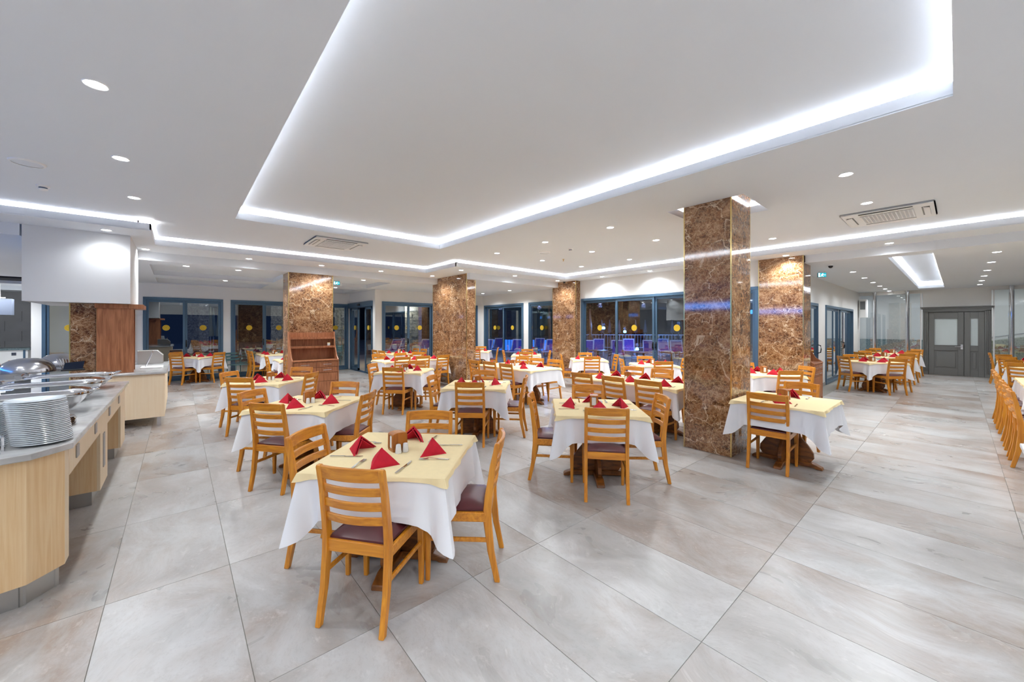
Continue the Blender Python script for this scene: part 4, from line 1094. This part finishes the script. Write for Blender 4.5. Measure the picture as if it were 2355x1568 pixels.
# ================================================================== BUFFET
bf = empty('buffet_counter', (-.51, 3.56, 0)); tag(bf, 'oak buffet counter with open bays and steel plinths along the aisle', 'counter')
def bpoly(off):  # outline in world coords: chamfered near end
    return [(-1.75 , 3.52 - off), (-.80, 3.50 - off), (-.66 + off * .6, 3.53 - off), (-.535 + off, 3.70 - off * .4), (-.535 + off, 7.36 + off), (-1.75, 7.36 + off)]
def loc_poly(p): return [(x + .51, y - 3.56) for x, y in p]
# near end block
near = [(-1.75, 3.54), (-.80, 3.53), (-.67, 3.56), (-.545, 3.72), (-.545, 3.83), (-1.75, 3.83)]
for k in range(3):
    a, b_ = near[k], near[k + 1]
    dx, dy = b_[0] - a[0], b_[1] - a[1]; L_ = math.hypot(dx, dy); nx, ny = dy / L_, -dx / L_
    m = MB().prism(loc_poly([a, b_, (b_[0] - nx * .02, b_[1] - ny * .02), (a[0] - nx * .02, a[1] - ny * .02)]), .13, .865)
    m.build('end_panel', 'oak_panel', bf)
    s_ = .035
    m = MB().prism(loc_poly([(a[0] - nx * s_, a[1] - ny * s_), (b_[0] - nx * s_, b_[1] - ny * s_), (b_[0] - nx * (s_ + .01), b_[1] - ny * (s_ + .01)), (a[0] - nx * (s_ + .01), a[1] - ny * (s_ + .01))]), .0, .13)
    m.build('plinth', 'brushed', bf)
def bbox_(name, mat, a, b_, c, d, e, f_, **k): return MB().box(a + .51, b_ + .51, c - 3.56, d - 3.56, e, f_).build(name, mat, bf, **k)
bbox_('end_panel', 'maple_panel', -.565, -.545, 3.72, 3.84, .13, .865)
bbox_('plinth', 'brushed', -.60, -.585, 3.72, 3.82, 0, .13)
bbox_('apron', 'maple_panel', -.565, -.543, 3.84, 7.34, .66, .865)
for (c, d) in ((5.18, 5.66), (6.85, 7.34)):
    bbox_('pedestal_cabinet', 'oak_panel', -1.70, -.565, c, d, .13, .86)
    bbox_('cabinet_edge', 'maple_panel', -.565, -.543, c, d, .13, .66)
    bbox_('plinth', 'brushed', -1.65, -.60, c + .03, d - .03, 0, .13)
bbox_('back_panel', 'hutch_wood', -1.20, -1.17, 3.84, 7.3, .13, .86)
bbox_('vent_grille', 'outlet', -.543, -.536, 5.34, 5.44, .30, .62)
for y0 in (4.05, 4.85, 5.75, 6.6):
    o = bbox_('power_outlet', 'outlet', -.543, -.535, y0, y0 + .09, .715, .805, bevel=.004)
slab = MB().prism(bpoly(.012) and [(-1.8, 3.49), (-.80, 3.475), (-.645, 3.505), (-.505, 3.685), (-.505, 7.40), (-1.8, 7.40)], .865, .905)
o = tag(slab.build('worktop', 'worktop', bevel=.004), 'grey stone worktop of the buffet counter with chamfered end', 'worktop')
# back counter
bc = empty('back_counter', (-.15, 8.68, 0)); tag(bc, 'pale maple back buffet counter on steel legs', 'counter')
def kbox(name, mat, a, b_, c, d, e, f_, **k): return MB().box(a + .15, b_ + .15, c - 8.68, d - 8.68, e, f_).build(name, mat, bc, **k)
kbox('front_panel', 'maple_panel', -2.6, -.17, 8.68, 8.70, .15, .865)
kbox('side_panel', 'maple_panel', -.19, -.17, 8.70, 11.1, .15, .865)
kbox('floor_board', 'maple_panel', -2.6, -.19, 8.70, 11.1, .15, .17)
kbox('back_panel', 'maple_panel', -2.6, -.19, 11.08, 11.1, .17, .865)
for x_ in (-.24, -1.5, -2.5):
    for y_ in (8.74, 9.9, 11.0): kbox('leg', 'steel', x_ - .025, x_ + .025, y_ - .025, y_ + .025, 0, .15)
o = tag(MB().box(-2.65, -.14, 8.64, 11.16, .865, .90).build('worktop', 'worktop', bevel=.004), 'grey stone worktop of the back counter under the white hood', 'worktop')
# hood
hd = MB().box(-1.68, -.58, 8.70, 10.34, 2.012, ZS)
o = tag(hd.build('extractor_hood', 'hood_paint'), 'large white boxed extractor hood over the back counter', 'hood')
# wooden cabinet on back counter
wc = empty('wooden_cabinet', (-.75, 9.1, .90)); tag(wc, 'tall brown wooden cabinet standing on the back counter beneath the hood', 'cabinet')
MB().box(-.22, .20, -.25, -.23, 0, 1.06).build('front_panel', 'hutch_wood', wc)
MB().box(-.22, -.20, -.23, .35, 0, 1.06).build('side_panel', 'hutch_wood', wc)
MB().box(-.20, .18, .33, .35, 0, 1.06).build('back_panel', 'hutch_wood', wc)
MB().box(.0, .18, .05, .07, 0, 1.06).build('divider', 'hutch_wood', wc)
MB().box(.0, .02, -.23, .33, 0, 1.06).build('inner_panel', 'hutch_wood', wc)
MB().box(-.24, .32, -.27, .37, 1.04, 1.11).build('cornice', 'hutch_wood', wc, bevel=.004)
# steel bread box, cutting board, knife
sb = MB().prism([(-.19, 0), (.19, 0), (.19, .17), (.10, .27), (-.19, .27)], -.16, .16, 'y')
o = tag(sb.build('steel_bread_box', 'brushed', bevel=.004, loc=(-.42, 10.75, .90)), 'stainless steel box with sloping front on the back counter', 'steel box')
o = tag(MB().box(-.15, .15, -.22, .22, 0, .018).build('cutting_board', 'paper', bevel=.004, loc=(-.36, 9.65, .90)), 'pale cutting board on the back counter beside the cabinet', 'cutting board')
kn = empty('bread_knife', (-.44, 9.55, .92), R(20)); tag(kn, 'steel bread knife leaning from the cabinet onto the cutting board', 'knife')
MB().rings([[(-.006, 0, 0), (.006, 0, 0), (.006, .0, .03), (-.006, .0, .03)], [(-.004, -.30, .26), (.004, -.30, .26), (.004, -.30, .30), (-.004, -.30, .30)]]).build('blade', 'steel', kn)
# plates: two leaning stacks
PL = Proto(tag(MB().lathe([(.07, 0), (.075, .003), (.118, .0135), (.126, .0140), (.1285, .0165), (.1285, .0195), (.126, .0215), (.118, .0205), (.078, .006), (.01, .005)], 40).build('dinner_plate', 'plate_white', smooth=True), 'plate', 'plate'))
for (px_, py_, n, lab, grp) in ((-.645, 3.785, 24, 'white dinner plate in the stack at the buffet corner', 'plates in the corner stack'), (-.915, 3.835, 22, 'white dinner plate in the stack beside the steel rail', 'plates in the second stack')):
    for k in range(n):
        PL.put((px_ - .0015 * k + random.uniform(-.001, .001), py_ + .0012 * k, .905 + k * .0112), 0, lab, grp)
o = tag(MB().tube([(-.78, 3.60, .905), (-.78, 3.60, .985), (-.78, 3.62, 1.0), (-.78, 3.66, 1.0), (-.78, 3.68, .985), (-.78, 3.68, .905)], .008, 8).build('plate_rail', 'chrome', smooth=True), 'bent steel guard rail between the two plate stacks', 'rail')
TR = Proto(tag(MB().superl([(.8, 0), (1, .006), (1, .008), (.9, .007)], .055, .075, 20, 3).build('sauce_tray', 'chrome', smooth=True), 'tray', 'tray'))
for k in range(7): TR.put((-.64 + .003 * (k % 3), 4.36, .905 + k * .0095), .05 * k, 'small polished steel tray in the stack behind the plates', 'stacked steel trays')
def chafer(x, y, rz, label, z=.905):
    c = empty('chafing_dish', (x, y, z), rz); tag(c, label, 'chafing dish')
    A_, B_ = .345, .245
    MB().superl([(.42, 0), (.58, .006), (.76, .05), (.90, .105), (.975, .150), (1.02, .156), (1.03, .164), (1.0, .167)], A_, B_, 44, 3.0, cap1=True).build('pan', 'chrome', c, smooth=True)
    MB().superl([(1.02, .168), (1.03, .180), (.97, .192), (.86, .204), (.76, .209), (.75, .203)], A_, B_, 44, 3.0, cap0=False, cap1=False).build('lid_rim', 'chrome', c, smooth=True)
    MB().superl([(.76, .205), (.76, .209)], A_, B_, 44, 3.0).build('glass_lid', 'lid_glass', c)
    MB().tube([(-.30, -.12, .18), (-.365, -.11, .20), (-.38, 0, .205), (-.365, .11, .20), (-.30, .12, .18)], .013, 8).build('hinge_bar', 'chrome', c, smooth=True)
    MB().tube([(.33, -.09, .175), (.385, -.07, .188), (.395, 0, .19), (.385, .07, .188), (.33, .09, .175)], .009, 8).build('handle', 'chrome', c, smooth=True)
    for s_ in (-1, 1):
        m = MB().lathe([(.028, -.035), (.028, .035)], 16); m.v = [(-.365 + a, s_ * .13 + c_, .19 + b_) for a, b_, c_ in m.v]
        m.build('hinge_cap', 'steel', c, smooth=True)
chafer(-.93, 5.02, 0, 'glass-lidded chafing dish right behind the plate stacks')
chafer(-.93, 5.88, 0, 'glass-lidded chafing dish in the middle of its row')
chafer(-.93, 6.75, 0, 'glass-lidded chafing dish at the far end of the buffet')
chafer(-1.55, 4.55, R(180), 'glass-lidded chafing dish on the far side behind the second plate stack', .905)
def dome(x, y, z, label, sc=1):
    c = empty('roll_top_dish', (x, y, z)); tag(c, label, 'chafing dish')
    MB().superl([(1, 0), (1, .07), (.97, .075)], .30 * sc, .24 * sc, 36, 4).build('base', 'brushed', c, smooth=True)
    MB().superl([(.93, .076), (.92, .11), (.87, .16), (.76, .21), (.58, .25), (.34, .275), (.05, .283)], .30 * sc, .24 * sc, 36, 2.2).build('roll_top', 'steel', c, smooth=True)
    MB().tube([(-.07, -.245 * sc, .04), (-.06, -.275 * sc, .045), (.06, -.275 * sc, .045), (.07, -.245 * sc, .04)], .012, 8).build('handle', 'chrome', c, smooth=True)
    MB().tube([(-.29 * sc, 0, .08), (-.36 * sc, -.02, .085)], .006, 8).build('ladle_handle', 'steel', c, smooth=True)
dome(-1.68, 8.98, .90, 'domed roll-top steel chafing dish at the front of the back counter')
dome(-1.55, 10.2, .90, 'domed roll-top steel chafing dish deeper on the back counter', .9)
dome(-5.0, 21.4, .92, 'small domed steel dish on the kitchen side counter', 1.3)
ctray = empty('cutlery_caddy', (-1.22, 8.86, .90), R(10)); tag(ctray, 'black cutlery caddy with slotted handle beside the marble column', 'caddy')
MB().box(-.12, .12, -.10, .10, 0, .10).build('body', 'black', ctray, bevel=.006)
MB().prism([(-.10, .10), (.10, .10), (.12, .22), (-.08, .20)], -.095, -.08, 'y').build('handle_board', 'dark_glassy', ctray)
for k in range(5): MB().tube([(-.1 + .02 * k, .02, .09), (-.16 + .03 * k, .02, .26)], .005, 6).build('utensil', 'steel', ctray)
# kitchen-side counter, far left
kc = empty('kitchen_side_counter', (-5.0, 21.5, 0)); tag(kc, 'white panelled kitchen counter along the grey wall', 'counter')
MB().box(-2, 1.1, -.6, .6, .05, .86).build('body', 'white_plastic', kc)
MB().box(-2.05, 1.15, -.66, .6, .86, .92).build('counter_top', 'granite_dark', kc)
for x_ in (-.75, .15, 1.0): MB().box(x_, x_ + .05, -.62, -.6, .05, .86).build('panel_strip', 'frame_blue', kc)
for x_ in (.3, .75): MB().box(x_, x_ + .1, -.612, -.6, .68, .78).build('outlet', 'dark_box', kc)
MB().box(-.6, .1, -.612, -.6, .1, .7).build('inset_panel', 'oak_panel', kc)
gr = empty('counter_guard_rail', (-5.0, 20.9, .92)); tag(gr, 'dark sneeze guard rail on the kitchen side counter', 'rail')
MB().box(-2, .4, -.02, .02, .18, .21).build('rail', 'black', gr)
for x_ in (-1.2, -.3, .35): MB().box(x_ - .02, x_ + .02, -.02, .02, 0, .18).build('upright', 'black', gr)
pl_ = empty('hanging_panel', (-4.1, 18.6, 2.0)); tag(pl_, 'dark grey box hanging from the ceiling near the kitchen counter', 'hanging box')
MB().box(-.45, .35, -.1, .1, 0, .48).build('box', 'dark_box', pl_, bevel=.006)
MB().tube([(.1, 0, .48), (.1, 0, .94)], .012, 8).build('rod', 'white_plastic', pl_)
MB().box(0, .2, -.03, .03, .5, .53).build('bracket', 'white_plastic', pl_)

# ================================================================== OUTSIDE (night terrace)
gnd = struct('terrace_floor', MB().box(-12, 60, 15.9, 60, -.3, -.03).box(5.3, 60, 13.25, 15.9, -.3, -.03).box(9.86, 60, 2.66, 13.25, -.3, -.03), 'patio_rock')
far = MB().box(-12, 60, 52, 52.3, -.3, 9).box(56, 56.3, 2.6, 52, -.3, 9)
struct('wall_opposite_building', far, 'outer_dark')
struct('ceiling_terrace', MB().box(-4, 5.3, 15.9, 17.6, 2.9, 3.1).box(5.3, 9.9, 13.25, 16.2, 2.9, 3.1), 'outer_dark')
def make_lounger():
    c = empty('sun_lounger'); tag(c, 'lounger', 'lounger')
    f = MB()
    f.box(-.32, -.27, -.55, .95, .30, .35); f.box(.27, .32, -.55, .95, .30, .35); f.box(-.32, .32, .90, .95, .30, .35)
    f.build('frame', 'lounger_white', c)
    for a in (-.30, .30):
        for b_ in (-.45, .75): MB().box(a - .025, a + .025, b_ - .025, b_ + .025, 0, .31).build('leg', 'lounger_white', c)
    bk_ = MB()
    for a in (-.32, .27): bk_.rings([[(a, -.5, .33), (a + .05, -.5, .33), (a + .05, -.46, .36), (a, -.46, .36)], [(a, -.88, .92), (a + .05, -.88, .92), (a + .05, -.84, .95), (a, -.84, .95)]])
    bk_.box(-.32, .32, -.89, -.83, .88, .97); bk_.build('back_frame', 'lounger_white', c)
    MB().rings([[(-.26, -.49, .35), (.26, -.49, .35), (.26, -.47, .36), (-.26, -.47, .36)], [(-.26, -.84, .90), (.26, -.84, .90), (.26, -.82, .91), (-.26, -.82, .91)]]).build('back_sling', 'lounger_blue', c)
    MB().box(-.26, .26, -.47, .9, .325, .345).build('seat_sling', 'lounger_blue', c)
    for a in (-.3, .3): MB().tube([(a, -.75, .72), (a, -.35, .33)], .015, 6).build('strut', 'lounger_white', c)
    return c
LG = Proto(make_lounger())
def from_px(px_, f):
    r = (px_ - W_PX / 2) / F_PX * f; s_, c_ = math.sin(R(-YAW)), math.cos(R(-YAW))
    return r * c_ + f * s_, -r * s_ + f * c_
def lounger_row(ps, f0, lab, grp):
    for k, p in enumerate(ps):
        x, y = from_px(p, f0 + 2.3 * (k % 2)); LG.put((x, y, -.03), R(YAW + 165), lab, grp)
lounger_row((896, 916, 966, 988), 22, 'white sun lounger with blue sling outside the porch window', 'loungers outside the porch window')
lounger_row((1112, 1140, 1183, 1236, 1264), 22, 'white sun lounger with blue sling outside the terrace panes', 'loungers outside the terrace panes')
lounger_row((1350, 1376, 1420, 1447, 1495, 1528, 1560), 20.5, 'white sun lounger with blue sling outside the wide terrace doors', 'loungers outside the wide terrace doors')
# stone pillars, parasols, railings
for (p, f, lab) in ((951, 17.5, 'grey stacked stone pillar outside the porch window'), (790, 19, 'grey stacked stone pillar outside beside the entrance'), (646, 19, 'grey stacked stone pillar seen past the hutch column'), (455, 18.5, 'grey stacked stone pillar outside the garden windows')):
    x, y = from_px(p, f); c = empty('stone_pillar', (x, y, -.03), R(YAW)); tag(c, lab, 'pillar')
    rnd = random.Random(p)
    for r_ in range(22):
        o_ = rnd.uniform(-.02, .02)
        MB().box(-.3, o_, -.3 - rnd.uniform(0, .025), .3, r_ * .14, r_ * .14 + .132).build('stone', 'stone_stack', c)
        MB().box(o_ + .006, .3, -.3 - rnd.uniform(0, .025), .3, r_ * .14, r_ * .14 + .132).build('stone', 'stone_stack', c)
def parasol(p, f, mat, lab, grp, h=2.4):
    x, y = from_px(p, f); c = empty('closed_parasol', (x, y, -.03)); tag(c, lab, 'parasol', grp)
    MB().tube([(0, 0, 0), (0, 0, h)], .025, 8).build('pole', 'lounger_white', c)
    MB().lathe([(.16, 1.1), (.19, 1.2), (.12, 1.8), (.03, h + .05)], 10).build('folded_canopy', mat, c, smooth=True)
    MB().lathe([(.25, 0), (.25, .05), (.04, .07)], 16).build('base', 'grey_plastic', c)
for k_, p in enumerate((484, 491, 503)): parasol(p, 24 + 1.4 * (k_ % 2), 'parasol_cream', 'closed cream parasol outside the garden windows', 'cream parasols', 2.9)
for p in (1384, 1402, 1424, 1462, 1484, 1546): parasol(p, 40.0, 'parasol_white', 'closed pale parasol beyond the wide terrace doors', 'pale parasols')
rl = empty('pool_railing', (0, 0, 0)); tag(rl, 'white metal railing beyond the terrace loungers', 'railing')
a = Vector((*from_px(1330, 28), 0)); b_ = Vector((*from_px(1640, 26.5), 0))
MB().tube([a + Vector((0, 0, 1.1)), b_ + Vector((0, 0, 1.1))], .03, 6).build('top_rail', 'lounger_white', rl)
MB().tube([a + Vector((0, 0, .2)), b_ + Vector((0, 0, .2))], .02, 6).build('bottom_rail', 'lounger_white', rl)
n = 44
for k in range(n + 1):
    p = a.lerp(b_, k / n); MB().tube([p + Vector((0, 0, -.03)), p + Vector((0, 0, 1.1))], .012, 5).build('baluster', 'lounger_white', rl)
fx = empty('pool_wall', (0, 0, 0)); tag(fx, 'blue lit low fence of the pool beyond the loungers', 'fence')
a = Vector((*from_px(1095, 28), 0)); b_ = Vector((*from_px(1300, 27), 0)); n = 30
for k in range(n):
    p = a.lerp(b_, k / n); q = a.lerp(b_, (k + .8) / n); d = (q - p).normalized(); s_ = Vector((-d.y, d.x, 0)) * .02
    MB().prism([(v.x, v.y) for v in (p - s_, q - s_, q + s_, p + s_)], -.03, .75).build('slat', 'pool_wall', fx)
for (p, f, z, lab) in ((1388, 23.6, 1.55, 'closed parasols'), (1437, 26, 1.3, 'railing'), (1465, 22, .35, 'loungers'), (1560, 24, 1.6, 'terrace door edge'), (1520, 25, .5, 'pool edge')):
    x, y = from_px(p, f); c = empty('garden_lamp', (x, y, -.03)); tag(c, 'glowing blue garden lamp outside near the ' + lab, 'lamp')
    MB().tube([(0, 0, 0), (0, 0, z)], .03, 8).build('stem', 'black', c)
    MB().lathe([(.08, z), (.10, z + .06), (.08, z + .14), (.02, z + .16)], 12).build('globe', 'blue_lamp', c, smooth=True)
    l = bpy.data.lights.new('garden_lamp_light', 'POINT'); l.energy = 50; l.color = (.16, .36, 1); l.shadow_soft_size = .1
    lo = bpy.data.objects.new('garden_lamp_light', l); COL.objects.link(lo); lo.parent = c; lo.location = (0, 0, z + .3)
def patio_chair(x, y, rz, lab, grp):
    c = empty('patio_chair', (x, y, -.03), rz); tag(c, lab, 'chair', grp)
    for a in (-.22, .22):
        for b_ in (-.2, .2): MB().tube([(a, b_, 0), (a * .95, b_ * .95, .44)], .012, 6).build('leg', 'patio_teal', c)
        MB().tube([(a, .2, .44), (a, .28, .85)], .012, 6).build('back_upright', 'patio_teal', c)
    for k in range(5): MB().box(-.22, .22, -.21 + k * .085, -.15 + k * .085, .44, .455).build('seat_slat', 'patio_teal', c)
    for k in range(3): MB().box(-.22, .22, .225 + k * .018, .24 + k * .018, .58 + k * .1, .64 + k * .1).build('back_slat', 'patio_teal', c)
for (p, f, rz) in ((548, 12.6, 30), (562, 13.4, 200), (786, 17.0, 20), (778, 18.2, 160)):
    x, y = from_px(p, f); patio_chair(x, y, R(rz), 'grey-green slatted metal patio chair outside the garden windows', 'patio chairs by the garden windows')
for (p, f, rz) in ((1363, 15.2, 20), (1388, 14.6, 200), (1450, 14, 30), (1540, 13.5, 180), (1238, 16, 0)):
    x, y = from_px(p, f); patio_chair(x, y, R(rz), 'grey-green slatted metal patio chair outside the terrace doors', 'patio chairs by the terrace doors')
for (p, f, lab) in ((1375, 15.8, 'nearest the pilaster'), (1480, 14.6, 'before the middle terrace doors'), (1545, 14.4, 'by the freestanding column side'), (600, 14.2, 'outside the garden windows')):
    x, y = from_px(p, f); c = empty('patio_table', (x, y, -.03)); tag(c, 'round patio table outside ' + lab, 'table')
    MB().lathe([(.4, .70), (.42, .71), (.42, .73)], 24).build('table_top', 'frame_wood', c)
    MB().tube([(0, 0, 0), (0, 0, .70)], .04, 8).build('stem', 'black', c); MB().lathe([(.25, 0), (.25, .03)], 16).build('base', 'black', c)
# trees
def tree(p, f, h, r, lab):
    x, y = from_px(p, f); c = empty('garden_tree', (x, y, -.03)); tag(c, lab, 'tree')
    MB().tube([(0, 0, 0), (.1, 0, h * .5), (0, 0, h)], [.14, .1, .05], 8).build('trunk', 'pedestal_wood', c, smooth=True)
    rnd = random.Random(p); m = MB()
    for k in range(420):
        t = rnd.uniform(0, 6.28); u = rnd.uniform(-1, 1); q = r * rnd.uniform(.3, 1) ; s_ = math.sqrt(1 - u * u)
        P = Vector((q * s_ * math.cos(t), q * s_ * math.sin(t), h + q * u * .8)); d = Vector((rnd.uniform(-1, 1), rnd.uniform(-1, 1), rnd.uniform(-1, 1))).normalized(); e = d.orthogonal().normalized() * .07
        m.add([P - d * .18, P + e, P + d * .18, P - e], [(0, 1, 2, 3)])
    o = m.build('foliage', 'leaf_dark', c); o['kind'] = 'stuff'
tree(1356, 24, 3.6, 1.3, 'leafy garden tree beyond the marble pilaster'); tree(1262, 25, 3.4, 1.2, 'leafy garden tree beyond the single terrace pane')
sg = empty('wet_floor_sign', (*from_px(642, 13.6), -.03), R(-20)); tag(sg, 'yellow folding warning sign outside the garden window', 'sign')
for s_ in (-1, 1):
    MB().rings([[(-.15, s_ * .14, 0), (.15, s_ * .14, 0), (.15, s_ * .13, 0), (-.15, s_ * .13, 0)], [(-.12, s_ * .02, .62), (.12, s_ * .02, .62), (.12, s_ * .01, .62), (-.12, s_ * .01, .62)]]).build('board', 'sign_yellow', sg)
# lamps added to brighten the terrace outside the panes
for (p, f) in ((620, 15), (915, 17), (1150, 19.5), (1240, 19.5), (1380, 17.5), (1480, 17.5)):
    x, y = from_px(p, f); c = empty('terrace_lamp', (x, y, 2.7)); tag(c, 'added small pendant fill lamp over the terrace', 'lamp', 'added terrace fill lamps')
    MB().lathe([(.02, .25), (.05, .1), (.06, 0)], 12).build('shade', 'black', c)
    l = bpy.data.lights.new('terrace_lamp_light', 'POINT'); l.energy = 90; l.color = (1, .85, .65) if p < 1000 else (.38, .46, 1); l.shadow_soft_size = .1
    lo = bpy.data.objects.new('terrace_lamp_light', l); COL.objects.link(lo); lo.parent = c; lo.location = (0, 0, -.08)
